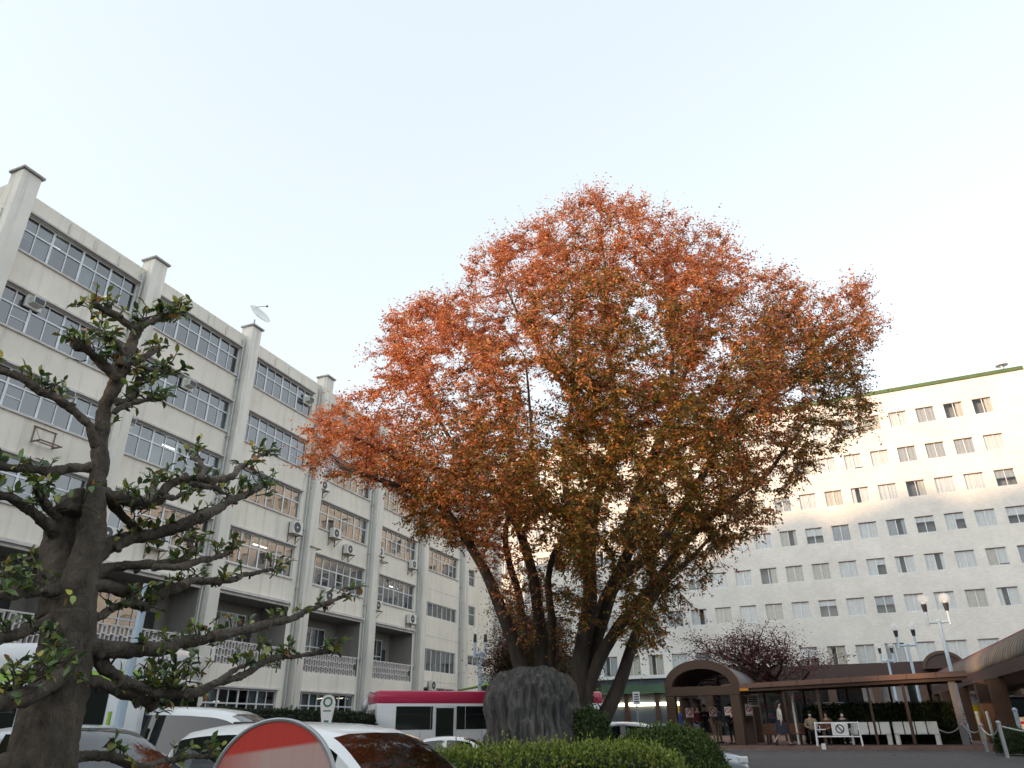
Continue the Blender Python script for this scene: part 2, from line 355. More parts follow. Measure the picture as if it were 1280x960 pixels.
for a, b in PIL[1:]:                                 # downpipes in the re-entrant corners
    q = MB(); q.tube([(a-.16, -.12, 21.6), (a-.16, -.12, .2)], .055, 8)
    for z in np.arange(2, 21, 3.4): q.box(a-.24, a-.08, -.19, -.003, z, z+.06)
    q.build('downpipe', X['steel'], b1)
for a, b in BAYS:                                    # short scuppers on the parapet
    for fr in (.33, .55, .78):
        q = MB(); xx = a+(b-a)*fr; q.box(xx-.035, xx+.035, -.05, -.003, 21.25, 21.75); q.build('scupper', X['concp'], b1)
X['blindd'] = mat('grey_roller_blind', (.20, .21, .21), .8, .15, 3)
# windows
def window1(x0, x1, z0, z1, st, yb=.12):
    fr = MB(); gl = MB(); bl = MB(); t = .035; W = x1-x0
    n = {'std': 8, 'ground': 8, 'slide': 7, 'tall': 7, 'small': 2, 'strip': 6, 'green': 4, 'loggia': 6}[st]
    zt = {'std': z0+(z1-z0)*.6, 'small': z0+(z1-z0)*.58, 'ground': z0+(z1-z0)*.7, 'loggia': z0+(z1-z0)*.55}.get(st)
    fr.box(x0, x1, yb-.03, yb+.04, z0, z0+.06); fr.box(x0, x1, yb-.03, yb+.04, z1-.06, z1); fr.box(x0, x0+.05, yb-.028, yb+.038, z0+.06, z1-.06); fr.box(x1-.05, x1, yb-.028, yb+.038, z0+.06, z1-.06)
    zs = [z0+.06, z1-.06] if zt is None else [z0+.06, zt-.035, zt+.035, z1-.06]
    if zt is not None: fr.box(x0+.05, x1-.05, yb-.03, yb+.035, zt-.035, zt+.035)
    for i in range(n):
        xa = x0+W*i/n; xb = x0+W*(i+1)/n
        if i:
            ww = .05 if i % 2 == 0 else .022
            for k in range(0, len(zs), 2): fr.box(xa-ww, xa+ww, yb-.026, yb+.03, zs[k], zs[k+1])
        for k in range(0, len(zs), 2):
            if st == 'std' and k == 0 and random.random() < .12: fr.box(xa+.03, xb-.03, yb-.015, yb+.01, z0+.5, z0+.54)
    gl.quad((x0+.02, yb+.012, z0+.02), (x1-.02, yb+.012, z0+.02), (x1-.02, yb+.012, z1-.02), (x0+.02, yb+.012, z1-.02))
    o = fr.build('window', X['alu'], b1); gl.build('pane', X['glass'], o, fixn=False)
    tone = random.choice(['blind', 'blind', 'blindd', 'blindd'])
    for i in range(n):                               # roller blinds at various heights
        if random.random() < (.38 if st != 'green' else 0):
            xa = x0+W*i/n+.03; xb = x0+W*(i+1)/n-.03; hz = z1-.05-(z1-z0-.1)*random.choice([.35, .4, .6, .95, .95])
            bl.quad((xa, yb+.1, hz), (xb, yb+.1, hz), (xb, yb+.1, z1-.05), (xa, yb+.1, z1-.05))
    if bl.v: bl.build('blind', X[tone], o, fixn=False)
    bk = MB(); bk.quad((x0, yb+.9, z0), (x1, yb+.9, z0), (x1, yb+.9, z1), (x0, yb+.9, z1))
    bk.quad((x0, yb+.02, z0), (x0, yb+.9, z0), (x0, yb+.9, z1), (x0, yb+.02, z1)); bk.quad((x1, yb+.02, z0), (x1, yb+.9, z0), (x1, yb+.9, z1), (x1, yb+.02, z1))
    bk.quad((x0, yb+.02, z0), (x1, yb+.02, z0), (x1, yb+.9, z0), (x0, yb+.9, z0)); bk.quad((x0, yb+.02, z1), (x1, yb+.02, z1), (x1, yb+.9, z1), (x0, yb+.9, z1))
    bk.build('room', X['green'] if st == 'green' else X['room'], o)
    if st == 'std' and random.random() < .22:        # a lit tube lamp seen through the glass
        q = MB(); xx = random.uniform(x0+1, x1-2); q.box(xx, xx+1.1, yb+.45, yb+.53, z1-.35, z1-.31); q.build('ceiling_light', X_tube, o)
    return o
X_tube = emis('tube_light', (1., .93, .78), 1.6)
for q in wins: window1(*q)
for i, (a, b) in enumerate(BAYS):                    # balconies: set-back windows and pierced block screens
    window1(a+.25, b-1.35, 4.7, 7.2, 'loggia', 1.72)
    q = MB(); q.box(b-1.3, b-.65, 1.80, 1.88, 4.5, 6.6); q.build('door', X['dark'], b1)
    s = MB(); wd = b-a; nb = int(wd/.44); pw = wd/nb; rows = 3; rh = (5.5-4.45)/rows
    s.box(a-.015, b+.025, -.02, .16, 5.5, 5.56)
    for r in range(rows):
        for k in range(nb):
            xa = a+pw*k+(pw*.5 if r % 2 else 0)
            if xa+pw*.62 > b: continue
            z0 = 4.45+r*rh; z1 = z0+rh-.002; xb = xa+pw*.62
            s.box(xa, xb, 0.0, .14, z1-.055, z1); s.box(xa, xb, 0.0, .14, z0, z0+.055); s.box(xa, xa+.055, .002, .138, z0+.055, z1-.055); s.box(xb-.055, xb, .002, .138, z0+.055, z1-.055)
    s.build('balcony_screen', X['ledge'], b1)

# air conditioners, empty brackets and vent boxes hung on that facade
def ac_unit(px, py, wdt, hgt, label, bracket=True, side=False, group='air conditioners on the grey facade'):
    t, z = f1(px, py, .3); o = thing('air_conditioner', label, 'air conditioner', w1(t, 0, z-hgt/2), RZ1, group)
    q = MB(); q.bbox(-wdt/2, wdt/2, -.42, -.1, 0, hgt, .02); q.build('casing', X['acw'], o)
    q = MB(); q.lathe([(.02, -.425), (hgt*.4, -.425), (hgt*.42, -.421)], 20, (-wdt*.1, 0, hgt*.5), axis='y'); q.build('fan_grille', X['acd'], o)
    q = MB(); q.lathe([(.06, -.432), (.065, -.427)], 10, (-wdt*.1, 0, hgt*.5), axis='y'); q.build('fan_hub', X['acw'], o)
    if bracket:
        q = MB()
        for s in (-1, 1):
            q.box(s*wdt*.42-.02, s*wdt*.42+.02, -.5, -.003, -.05, -.005); q.tube([(s*wdt*.42, -.47, -.03), (s*wdt*.42, -.02, -.45)], .018, 6); q.box(s*wdt*.42-.025, s*wdt*.42+.025, -.03, -.002, -.5, hgt*.9)
        q.box(-wdt*.5, wdt*.5, -.51, -.47, -.06, -.02); q.build('bracket', X['rust'], o)
    return o
AC = [(371, 660, .85, .75, 'white air conditioner on a deep bracket left of the fourth pilaster'), (405, 607, .8, .6, 'air conditioner on a rusty tray just below the lowest red leaves'),
 (420, 667, .8, .6, 'air conditioner facing out in front of a tan window, upper of a pair'), (437, 687, .8, .6, 'air conditioner beside an empty bracket, lower of a pair'), (411, 745, .95, .75, 'large dark fronted air conditioner above the second balcony from the bus'),
 (475, 690, .75, .6, 'small air conditioner above an empty rusty bracket'), (517, 706, .75, .6, 'air conditioner beside the long downpipe, highest right on the facade'), (472, 757, .8, .65, 'air conditioner directly below a row of closed windows, left of the downpipe'), (515, 774, .9, .65, 'air conditioner on a red tray beside the downpipe above a balcony'),
 (541, 857, .6, .7, 'air conditioner standing low above the pink bus roof'), (199, 675, .95, .8, 'air conditioner with a white front seen between the tree limbs'), (258, 815, .95, .75, 'air conditioner below the pierced screen behind the tree'), (134, 667, .7, .6, 'dark air conditioner half hidden by the pruned tree trunk')]
for a in AC: ac_unit(*a)
for px, py, lb in ((58, 556, 'empty rusty bracket frame on the wall left of the tree'), (391, 686, 'empty bracket on the wall beside a pair of air conditioners'), (477, 703, 'small empty bracket below an air conditioner')):
    t, z = f1(px, py, .3); o = thing('wall_bracket', lb, 'bracket', w1(t, 0, z), RZ1, 'empty brackets on the grey facade')
    q = MB()
    for s in (-.45, .45): q.box(s-.025, s+.025, -.55, -.003, 0, .05); q.box(s-.02, s+.02, -.04, -.003, .05, .7)
    q.box(-.5, .5, -.56, -.52, 0, .05); q.box(-.5, .5, -.3, -.26, 0, .045); q.box(-.5, .5, -.045, -.005, .66, .7); q.tube([(-.45, -.5, .04), (-.45, -.04, .66)], .012, 6); q.build('frame', X['rust'], o)
VB = [(12, 272, 'white duct box in the topmost window row, nearest the roof corner'), (21, 281, 'white duct box beside the downpipe in the topmost window row'), (45, 378, 'grey duct box in the second window row from the top'), (64, 484, 'white hooded duct box above the long pruned limb'), (83, 492, 'square vent set in a white panel behind the pruned limb'), (160, 526, 'white hooded duct box just right of the pruned trunk'), (237, 480, 'grey duct box in a window right of the pruned tree'), (386, 500, 'grey duct box at the end of the top window row by the red leaves')]
for px, py, lb in VB:
    t, z = f1(px, py, .1); o = thing('vent_box', lb, 'vent', w1(t, 0, z), RZ1, 'duct boxes in the office windows')
    q = MB(); q.bbox(-.36, .36, -.02, .09, -.3, .3, .01); q.build('panel', X['acw'], o)
    q = MB(); q.prism([(-.24, -.16), (.24, -.16), (.24, .14), (-.24, .14)], -.34, -.024); q.build('hood', X['acw'], o); q = MB(); q.box(-.2, .2, -.36, -.342, -.13, .1); q.build('louvre', X['acd'], o)
# satellite dish on the third pilaster head
t, z = f1(314, 402, .45); o = thing('satellite_dish', 'white satellite dish standing on a pilaster head', 'dish', w1(-6.58, -.1, 22.6), RZ1)
q = MB(); q.cyl((0, 0, 0), (0, 0, .55), .05); q.box(-.2, .2, -.2, .2, 0, .05); q.build('mast', X['steel'], o)
aim = Vector((-.1, -.8, .55)).normalized(); rot = aim.to_track_quat('Z', 'Y').to_matrix().to_4x4(); rot.translation = Vector((.25, 0, 1.0))
bm = bmesh.new(); rr = [0.02, .15, .3, .45, .6, .7]
for i, r_ in enumerate(rr):
    for j in range(24): bm.verts.new((r_*math.cos(j*math.pi/12), r_*math.sin(j*math.pi/12), .32*r_*r_))
bm.verts.ensure_lookup_table()
for i in range(5):
    for j in range(24): bm.faces.new([bm.verts[i*24+j], bm.verts[i*24+(j+1) % 24], bm.verts[(i+1)*24+(j+1) % 24], bm.verts[(i+1)*24+j]])
q = MB(); q.bm(bm, 0, rot); d = q.build('reflector', X['white'], o, smooth=True); d.modifiers.new('thick', 'SOLIDIFY').thickness = .03
q = MB(); e = rot @ Vector((0, 0, .75)); q.tube([rot @ Vector((-.0, .68, .15)), e], .02, 6); q.ball(e, .07, 8); q.build('feed_arm', X['rust'], o)

# ================================================================== the white ward block behind
RZ2 = math.atan2(D2[1], D2[0]); GZ = .55
Q0 = atz(1265, 464, 32.); Q0 = np.array([Q0[0], Q0[1], 0.])
b2 = thing('ward_building', 'long white tiled ward block with green roof edge and rows of small square windows', 'building', Q0, RZ2)
def w2(t, y, z): return Q0+D2*t-N2*y+np.array([0, 0, z])
def f2(x, y, off=0.):
    q = onplane(x, y, Q0+N2*off, N2); return float((q-Q0) @ D2), float(q[2])
HEADS = [29.82, 26.08, 22.6, 19.1, 15.6, 12.15, 8.0]
cells = []
for r, hz in enumerate(HEADS):
    for k in range(0, 22):
        cells.append((-3.97-2.452*k, hz, 1.95 if r == 6 else 1.57, r))
    for k in (0, 1, 2): cells.append((1.35+2.45*k, hz, 1.57, r))
cells = [c for c in cells if not (c[3] == 0 and abs(c[0]+1.5) < .3)]
wall_b = MB(); wall(wall_b, -56, 14, 0, 32, [(x, x+1.6, hz-hh, hz, .2) for x, hz, hh, r in cells])
wall_b.quad((-56, 0, 0), (-56, 16, 0), (-56, 16, 32), (-56, 0, 32)); wall_b.quad((14, 0, 0), (14, 16, 0), (14, 16, 32), (14, 0, 32)); wall_b.quad((-56, 16, 0), (14, 16, 0), (14, 16, 32), (-56, 16, 32)); wall_b.quad((-56, 0, 31.9), (14, 0, 31.9), (14, 16, 31.9), (-56, 16, 31.9))
wall_b.build('wall', X['tile'], b2)
q = MB(); q.box(-56.1, .9, -.14, .3, 32.0, 32.35); q.build('coping', X['green'], b2)
q = MB(); q.box(.93, 14, -.05, .3, 32.003, 32.3); q.build('parapet', X['tile'], b2); q = MB(); q.box(.86, .9, -.02, -.002, 6.5, 31.97); q.build('joint', X['ledge'], b2)
def win2(x, hz, hh, r, F, G, C, B):
    z0 = hz-hh; y = .1
    F.box(x, x+1.6, y-.03, y+.03, z0, z0+.05); F.box(x, x+1.6, y-.085, y+.03, hz-.075, hz-.002, 1); F.box(x, x+.045, y-.028, y+.028, z0+.05, hz-.05); F.box(x+1.555, x+1.6, y-.028, y+.028, z0+.05, hz-.05); F.box(x+.77, x+.83, y-.028, y+.028, z0+.05, hz-.05)
    G.quad((x+.03, y+.01, z0+.03), (x+1.57, y+.01, z0+.03), (x+1.57, y+.01, hz-.03), (x+.03, y+.01, hz-.03))
    a = random.random()
    def cur(xa, xb, za, zb, m, yy=.15):
        n = max(2, int((xb-xa)/.09)); ph = random.random()*6
        pts = [(xa+(xb-xa)*i/n, yy+.018*math.sin(i*1.7+ph)) for i in range(n+1)]
        for i in range(n): C.quad((pts[i][0], pts[i][1], za), (pts[i+1][0], pts[i+1][1], za), (pts[i+1][0], pts[i+1][1], zb), (pts[i][0], pts[i][1], zb), m)
    m = random.choice([0, 0, 0, 1, 2]); L_, R_ = (x+.03, x+.8), (x+.8, x+1.57); zb, zt = z0+.02, hz-.02
    if a < .66: cur(L_[0], R_[1], zb, zt, m)
    elif a < .76: cur(L_[0], R_[1], z0+hh*random.choice([.3, .5, .65]), zt, m)
    elif a < .85: cur(*L_, zb, zt, m); cur(*R_, zb+hh*random.choice([.1, .3, .6]), zt, 0)
    elif a < .91: cur(*R_, zb, zt, m); cur(L_[0], L_[0]+.35, zb, zt, m)
    elif a < .96: cur(*L_, zb, zt, m); cur(R_[1]-.3, R_[1], zb, zt, m)
    else: cur(R_[0]+.2, R_[1], zb, zt, 1)
    B.quad((x, .7, z0), (x+1.6, .7, z0), (x+1.6, .7, hz), (x, .7, hz)); B.quad((x, y+.03, hz), (x+1.6, y+.03, hz), (x+1.6, .7, hz), (x, .7, hz)); B.quad((x, y+.03, z0), (x+1.6, y+.03, z0), (x+1.6, .7, z0), (x, .7, z0))
    B.quad((x, y+.03, z0), (x, .7, z0), (x, .7, hz), (x, y+.03, hz)); B.quad((x+1.6, y+.03, z0), (x+1.6, .7, z0), (x+1.6, .7, hz), (x+1.6, y+.03, hz))
WM = [X['alu'], mat('brown_lintel', (.14, .10, .075), .7, .2)]; CM = [X['curtain'], X['curtain2'], X['curtain3']]; cells.sort(key=lambda c: -c[0]); rest = [MB() for _ in range(4)]
vis = [c for c in cells if -33 < c[0] < 2]; vis = sorted(vis, key=lambda c: -c[0])[:98]
for c in cells:
    if c in vis:
        bs = [MB() for _ in range(4)]; win2(*c, *bs)
        o = bs[0].build('window', WM, b2); bs[1].build('pane', X['glass2'], o, fixn=False); bs[2].build('curtain', CM, o, fixn=False) if bs[2].v else None; bs[3].build('room', X['ward'], o)
    else: win2(*c, *rest)
o = rest[0].build('windows', WM, b2, kind='stuff'); rest[1].build('panes', X['glass2'], o, kind='stuff'); rest[2].build('curtains', CM, o, kind='stuff', fixn=False); rest[3].build('rooms', X['ward'], o, kind='stuff')
# small white ventilator on the roof
t, z = f2(1254, 462); o = thing('roof_ventilator', 'white mushroom ventilator on the green roof edge', 'ventilator', w2(t, .1, 32.35), RZ2)
q = MB(); q.cyl((0, 0, 0), (0, 0, .45), .14); q.build('neck', X['steel'], o); q = MB(); q.lathe([(.1, .4), (.55, .45), (.5, .75), (.2, .95), (.02, 1.0)], 16); q.build('hood', X['white'], o, smooth=True)
# ground floor of the block: porch fascia with arches, dark glazed lobby, columns
po = thing('entrance_porch', 'low brown porch with arched fascia and dark glazed lobby along the ward block', 'porch', w2(0, 0, 0), RZ2)
q = MB(); q.box(-33.5, 13, -3.0, -.004, 4.9, 6.2); q.build('fascia', X['brownd'], po)
for tx in (-31.6, -12.2, 3):
    q = MB(); arc = [(tx+1.5*math.cos(a), 5.5+1.25*math.sin(a)) for a in np.linspace(0, math.pi, 20)]; q.prism(arc, -4.6, -.9); ar = q.build('arch_hood', X['brownd'], po)
    q = MB(); o_ = [(tx+1.6*math.cos(a), 5.48+1.36*math.sin(a)) for a in np.linspace(0, math.pi, 20)]; i_ = [(tx+1.36*math.cos(a), 5.48+1.12*math.sin(a)) for a in np.linspace(math.pi, 0, 20)]
    q.prism(o_+i_, -4.75, -4.603); q.build('arch_rim', X['brown'], ar)
q = MB(); q.box(-33, 13, -.6, -.1, GZ-.3, 4.9); q.build('lobby', X['room'], po)
q = MB(); q.quad((-33, -.63, GZ), (13, -.63, GZ), (13, -.63, 4.9), (-33, -.63, 4.9)); q.build('lobby_glazing', X['glass'], po)
for tx in (-32, -28.4, -24.8, -21.2, -17.6, -14, -10.4, -6.8, -3.2, .4, 4): q = MB(); q.bbox(tx-.35, tx+.35, -2.9, -2.3, GZ-.3, 4.897, .03); q.build('column', X['brown'], po)
q = MB(); q.box(-18.8, -15.2, -2.0, -.7, GZ-.3, 4.6); q.build('panel', mat('grey_panel', (.22, .21, .21), .6, .1, 2), po)
for tx in (-25.5, -22.8, -30, -8.6): q = MB(); q.box(tx, tx+.5, -1.6, -1.3, 4.55, 4.62); q.build('ceiling_light', emis('lobby_light', (1., .9, .7), 2.2), po)
# green fascia annex left of the gate
an = thing('annex', 'low annex with a green fascia and a warm lit strip of shop windows', 'annex', w2(0, 0, 0), RZ2)
q = MB(); q.box(-60, -33.6, -5, -.004, 5.5, 5.8); q.build('eave', X['white'], an); q = MB(); q.box(-60, -33.7, -4.6, -.1, 4.95, 5.5); q.build('clerestory', X['room'], an)
q = MB(); q.box(-60, -33.6, -5.2, -.1, 4.25, 4.95); q.build('fascia', mat('dark_green_fascia', (.055, .12, .065), .5, .2, .6), an); q = MB(); q.box(-60, -33.8, -4.2, -.1, GZ-.3, 4.25); q.build('shopfront', X['room'], an)
q = MB(); q.box(-46, -33.9, -4.4, -4.22, 3.15, 3.42); q.build('lit_strip', emis('warm_strip', (1., .82, .55), 1.8), an)
for tx in (-52, -46, -42.5, -39.5, -36.5, -34.2): q = MB(); q.box(tx-.2, tx+.2, -4.6, -4.21, GZ-.3, 4.25); q.build('column', X['brown'], an)
q = MB(); q.box(-35.4, -34.5, -4.42, -4.23, 1.6, 3.0); q.build('notice_panel', X['yellow'], an)
# ================================================================== the covered walkway on the right
PZ = .67
W0 = atz(929, 932, .65); W0 = np.array([W0[0], W0[1], 0.])
def fw(x, y, off=0.):                    # pixel -> (t, z) on the plane of the front posts, moved inwards by off
    q = onplane(x, y, W0-N2*off, N2); return float((q-W0) @ D2), float(q[2])
def ww(t, y, z): return W0+D2*t-N2*y+np.array([0, 0, z])
# raised brick pavement with a kerb, a curve towards the camera on the right
kerb = [(-9, -2.4), (0, -1.7), (4, -1.6), (8.4, -1.75), (9.6, -2.6), (10.0, -4.2), (9.7, -7), (9.3, -11), (8.8, -17), (8.2, -24)]
def smooth_line(pts, n=6):
    out = []
    for i in range(len(pts)-1):
        p0, p1, p2, p3 = [np.array(pts[min(max(j, 0), len(pts)-1)], float) for j in (i-1, i, i+1, i+2)]
        for k in range(n):
            t = k/n; out.append(.5*((2*p1)+(-p0+p2)*t+(2*p0-5*p1+4*p2-p3)*t*t+(-p0+3*p1-3*p2+p3)*t**3))
    out.append(np.array(pts[-1], float)); return out
kl = smooth_line(kerb); 
def brickmat():
    m, nt, nd, lk, p = newmat('brick_paving'); tc = N(nt, 'ShaderNodeTexCoord'); br = N(nt, 'ShaderNodeTexBrick', i_Scale=4.)
    br.inputs['Color1'].default_value = (.17, .075, .055, 1); br.inputs['Color2'].default_value = (.12, .06, .05, 1); br.inputs['Mortar'].default_value = (.07, .06, .055, 1); br.inputs['Mortar Size'].default_value = .015
    nz = N(nt, 'ShaderNodeTexNoise', i_Scale=1.5, i_Detail=6.); lk.new(tc.outputs['Object'], nz.inputs['Vector']); lk.new(tc.outputs['Object'], br.inputs['Vector'])
    lk.new(mixc(nt, .8, br.outputs['Color'], ramp(nt, nz.outputs['Fac'], [(.3, (.55,)*3), (.7, (1.2,)*3)]), 'MULTIPLY'), p.inputs['Base Color']); p.inputs['Roughness'].default_value = .85; return m
pv = MB(); a = [ww(p[0], p[1]+.14, PZ) for p in kl]; b = [ww(max(p[0], 10.5)+26 if i > 24 else p[0]+(6 if i > 20 else 0), 30, PZ) for i, p in enumerate(kl)]
pv.add(a+b, [(i, i+1, len(a)+i+1, len(a)+i) for i in range(len(a)-1)]); pv.build('pavement', brickmat(), kind='structure')
kb = MB()
for i in range(len(kl)-1):
    p, q = kl[i], kl[i+1]; P = [ww(p[0], p[1], .4), ww(q[0], q[1], .4), ww(q[0], q[1], PZ+.004), ww(p[0], p[1], PZ+.004)]; kb.add(P, [(0, 1, 2, 3)])
    kb.add([ww(p[0], p[1], PZ+.004), ww(q[0], q[1], PZ+.004), ww(q[0]+(.06 if i > 24 else 0), q[1]+.15, PZ+.004), ww(p[0]+(.06 if i > 24 else 0), p[1]+.15, PZ+.004)], [(0, 1, 2, 3)])
kb.build('kerb', mat('kerb_stone', (.20, .13, .10), .85, .25, 2), kind='structure')
q = MB()
for t0, t1 in ((-6, 3.3),): q.quad(ww(t0, -3.1, .556), ww(t1, -2.55, .556), ww(t1, -2.4, .556), ww(t0, -2.95, .556))
q.quad(ww(-1, -2.2, .556), ww(1.6, -2.15, .556), ww(1.6, -1.95, .556), ww(-1, -2.0, .556))
q.build('road_marking', mat('worn_white_line', (.42, .42, .41), .8, .35, 5), kind='structure')
# fallen leaves along the kerb and over the asphalt
n = 1500; t_ = rng.uniform(-1, 10, n); yy = -1.9-np.abs(rng.normal(0, 3.2, n)); fl = MB()
for i in range(n):
    p = ww(t_[i], yy[i], 0); z = lift(p[0], p[1])+.012; a = random.random()*6.3; l = .05
    fl.quad(*[(p[0]+l*math.cos(a+k*1.57)*(1 if k % 2 else .55), p[1]+l*math.sin(a+k*1.57)*(1 if k % 2 else .55), z+.012*random.random()) for k in range(4)])
fl.build('fallen_leaves', mat('dry_leaf', (.20, .09, .045), .8, .5, 3), kind='stuff', label='dry brown leaves strewn over the asphalt by the kerb', cat='leaves', fixn=False)

# flat canopy
tl, zl = fw(902, 857, -.35); tr, zr = fw(1207, 839.5, -.35)
cn = thing('flat_canopy', 'long flat canopy with a copper coloured edge on slim brown posts', 'canopy', ww(0, 0, 0), RZ2)
def zroof(t): return zl+(zr-zl)*(t-tl)/(tr-tl)
q = MB()
def slab(mb, t0, t1, y0, y1, h0, h1, m=0):
    vs = [(t, y, zroof(t)+h) for h in (h0, h1) for y in (y0, y1) for t in (t0, t1)]
    mb.add(vs, [(0, 1, 3, 2), (4, 6, 7, 5), (0, 4, 5, 1), (2, 3, 7, 6), (0, 2, 6, 4), (1, 5, 7, 3)], m)
slab(q, tl, tr, -.28, 2.7, -.18, -.06); q.build('roof', X['brownd'], cn)
q = MB(); slab(q, tl, tr, -.36, -.283, -.16, .04)
q.build('fascia', X['copper'], cn)
q = MB()
for k in range(1, 9): t = tl+(tr-tl)*k/9; slab(q, t-.012, t+.012, -.365, -.3605, -.16, .041)
q.build('fascia_joints', X['brownd'], cn)
q = MB(); slab(q, tl, tr, -.25, -.15, -.3, -.183); slab(q, tl, tr, 2.4, 2.5, -.3, -.183); q.build('beam', X['brown'], cn)
q = MB(); slab(q, tl, tl+1.15, -.368, -.29, -.27, -.163); q.build('yellow_strip', mat('amber_strip', (.62, .25, .01), .5), cn)
for px, wd in ((929, .05), (988, .05), (1032, .06), (1097, .05), (1143, .06)):
    t, z = fw(px, 925); q = MB(); q.box(t-wd, t+wd, -wd, wd, PZ-.1, zroof(t)-.3); q.build('post', X['brown'], cn)
t, z = fw(1207, 925); q = MB(); q.box(t-.13, t+.13, -.13, .13, PZ-.1, zroof(t)-.18); q.build('post', mat('grey_post', (.16, .15, .15), .6), cn)
for px in (960, 1010, 1065, 1120, 1170):
    t, z = fw(px, 900, 2.4); q = MB(); q.box(t-.05, t+.05, 2.4, 2.5, PZ-.1, zroof(t)-.3); q.build('post', X['brown'], cn)
t, z = fw(994, 900, 1.0); q = thing('white_pole', 'thin white pole standing under the flat canopy', 'pole', ww(t, 1.0, PZ), RZ2); s = MB(); s.cyl((0, 0, 0), (0, 0, 2.1), .045, n=10); s.build('shaft', X['white'], q); s = MB(); s.box(-.35, .35, -.05, .05, 2.1, 2.16); s.build('crossbar', X['white'], q)

# vaulted gate
ga = thing('vaulted_gate', 'brown barrel vaulted gateway with ribbed soffit at the head of the walkway', 'gateway', ww(0, 0, 0), RZ2)
g0, gz0 = fw(832, 875, -.4); g1, _ = fw(926, 875, -.4); _, gtop = fw(868, 825, -.4); _, gsp = fw(870, 858, -.4); _, glow = fw(870, 868, -.4)
gc = (g0+g1)/2; gr = (g1-g0)/2; gh = gtop-gsp
def arcpts(r, h, n=28): return [(gc+r*math.cos(a), gsp+h*math.sin(a)) for a in np.linspace(0, math.pi, n)]
def ring(mb, ro, ho, ri, hi, y0, y1):
    o_, i_ = arcpts(ro, ho), arcpts(ri, hi); k = len(o_)
    for y in (y0, y1): mb.add([(p[0], y, p[1]) for p in o_+i_], [(j, j+1, k+j+1, k+j) for j in range(k-1)])
    mb.add([(p[0], y, p[1]) for y in (y0, y1) for p in o_], [(j, j+1, k+j+1, k+j) for j in range(k-1)]); mb.add([(p[0], y, p[1]) for y in (y0, y1) for p in i_], [(j, j+1, k+j+1, k+j) for j in range(k-1)])
q = MB(); ring(q, gr, gh, gr-.36, gh-.38, -.4, .1); q.build('arch', X['brown'], ga, smooth=30)
for k in range(9):
    q = MB(); ring(q, gr-.2, gh-.22, gr-.42, gh-.44, .25+.5*k, .33+.5*k); q.build('rib', X['brownd'], ga, smooth=30)
q = MB(); ring(q, gr-.06, gh-.06, gr-.12, gh-.12, .103, 5.2); q.build('vault', mat('vault_sheet', (.14, .13, .13), .6, .2, 3), ga, smooth=30)
q = MB(); q.box(g0+.005, g1-.005, -.38, .12, glow-.04, gsp-.003); q.box(g0+.02, g0+.3, .123, 5.2, glow, gsp-.1); q.box(g1-.3, g1-.02, .123, 5.2, glow, gsp-.1); q.build('lintel', X['brown'], ga)
for t0, y0 in ((g0, -.36), (g1-.46, -.36), (g0+.04, 2.3), (g1-.42, 2.3), (g0+.04, 4.7), (g1-.42, 4.7)):
    q = MB(); q.bbox(t0, t0+.42, y0, y0+.42, PZ-.1, glow-.043, .02); q.build('pillar', X['brown'], ga)

# ribbed barrel vault walkway on the right, running along the office building's direction
V0 = atz(1280, 818, 3.55); V0 = np.array([V0[0], V0[1], 0.]); RZV = math.atan2(D1[1], D1[0])
vw = thing('vaulted_walkway', 'ribbed barrel vault walkway on broad brown piers at the right edge', 'canopy', V0, RZV)
def lv(t, y, z): return V0+D1*t-N1*y+np.array([0, 0, z])
VW = 3.4; VH = 1.25; y_ = lambda a: -VW/2-VW/2*math.cos(a)      # local y from 0 (left eave) to -VW (right eave)
arc = [(y_(a), 3.55+VH*math.sin(a)) for a in np.linspace(math.pi, 0, 24)]
L0, L1 = -7., 27.
q = MB(); ts = np.arange(L0, L1, .5); k = len(arc)
q.add([(t, p[0], p[1]) for t in (L0, L1) for p in arc], [(j, j+1, k+j+1, k+j) for j in range(k-1)]); o = q.build('vault', facade_mat('weathered_sheet', (.17, .17, .14), (.06, .06, .045), .7), vw, smooth=40)
o.modifiers.new('thick', 'SOLIDIFY').thickness = .05
q = MB()
for t in ts: q.tube([(t, p[0], p[1]) for p in arc], .016, 5)
q.build('rib', mat('red_brown_rib', (.11, .028, .025), .5, .15), vw, smooth=60)
q = MB(); q.box(L0, L1, -.16, .06, 3.1, 3.52); q.box(L0, L1, -VW-.06, -VW+.16, 3.1, 3.52); q.build('eave_beam', X['brownd'], vw)
q = MB(); q.box(L0, L1, -VW+.163, -.163, 3.3, 3.36); q.build('soffit', X['brownd'], vw)
pier_t = []
for px in (1243, 1262):
    q_ = onplane(px, 900, V0-N1*0, N1); pier_t.append(float((q_-V0) @ D1))
for t in pier_t+[pier_t[0]+6, pier_t[0]+12, pier_t[0]+18, -5]:
    q = MB(); q.bbox(t-.28, t+.28, -.16, .4, PZ-.1, 3.09, .02); q.build('pier', X['brown'], vw)
    q = MB(); q.bbox(t-.28, t+.28, -VW-.1, -VW+.4, PZ-.1, 3.09, .02); q.build('pier', X['brown'], vw)

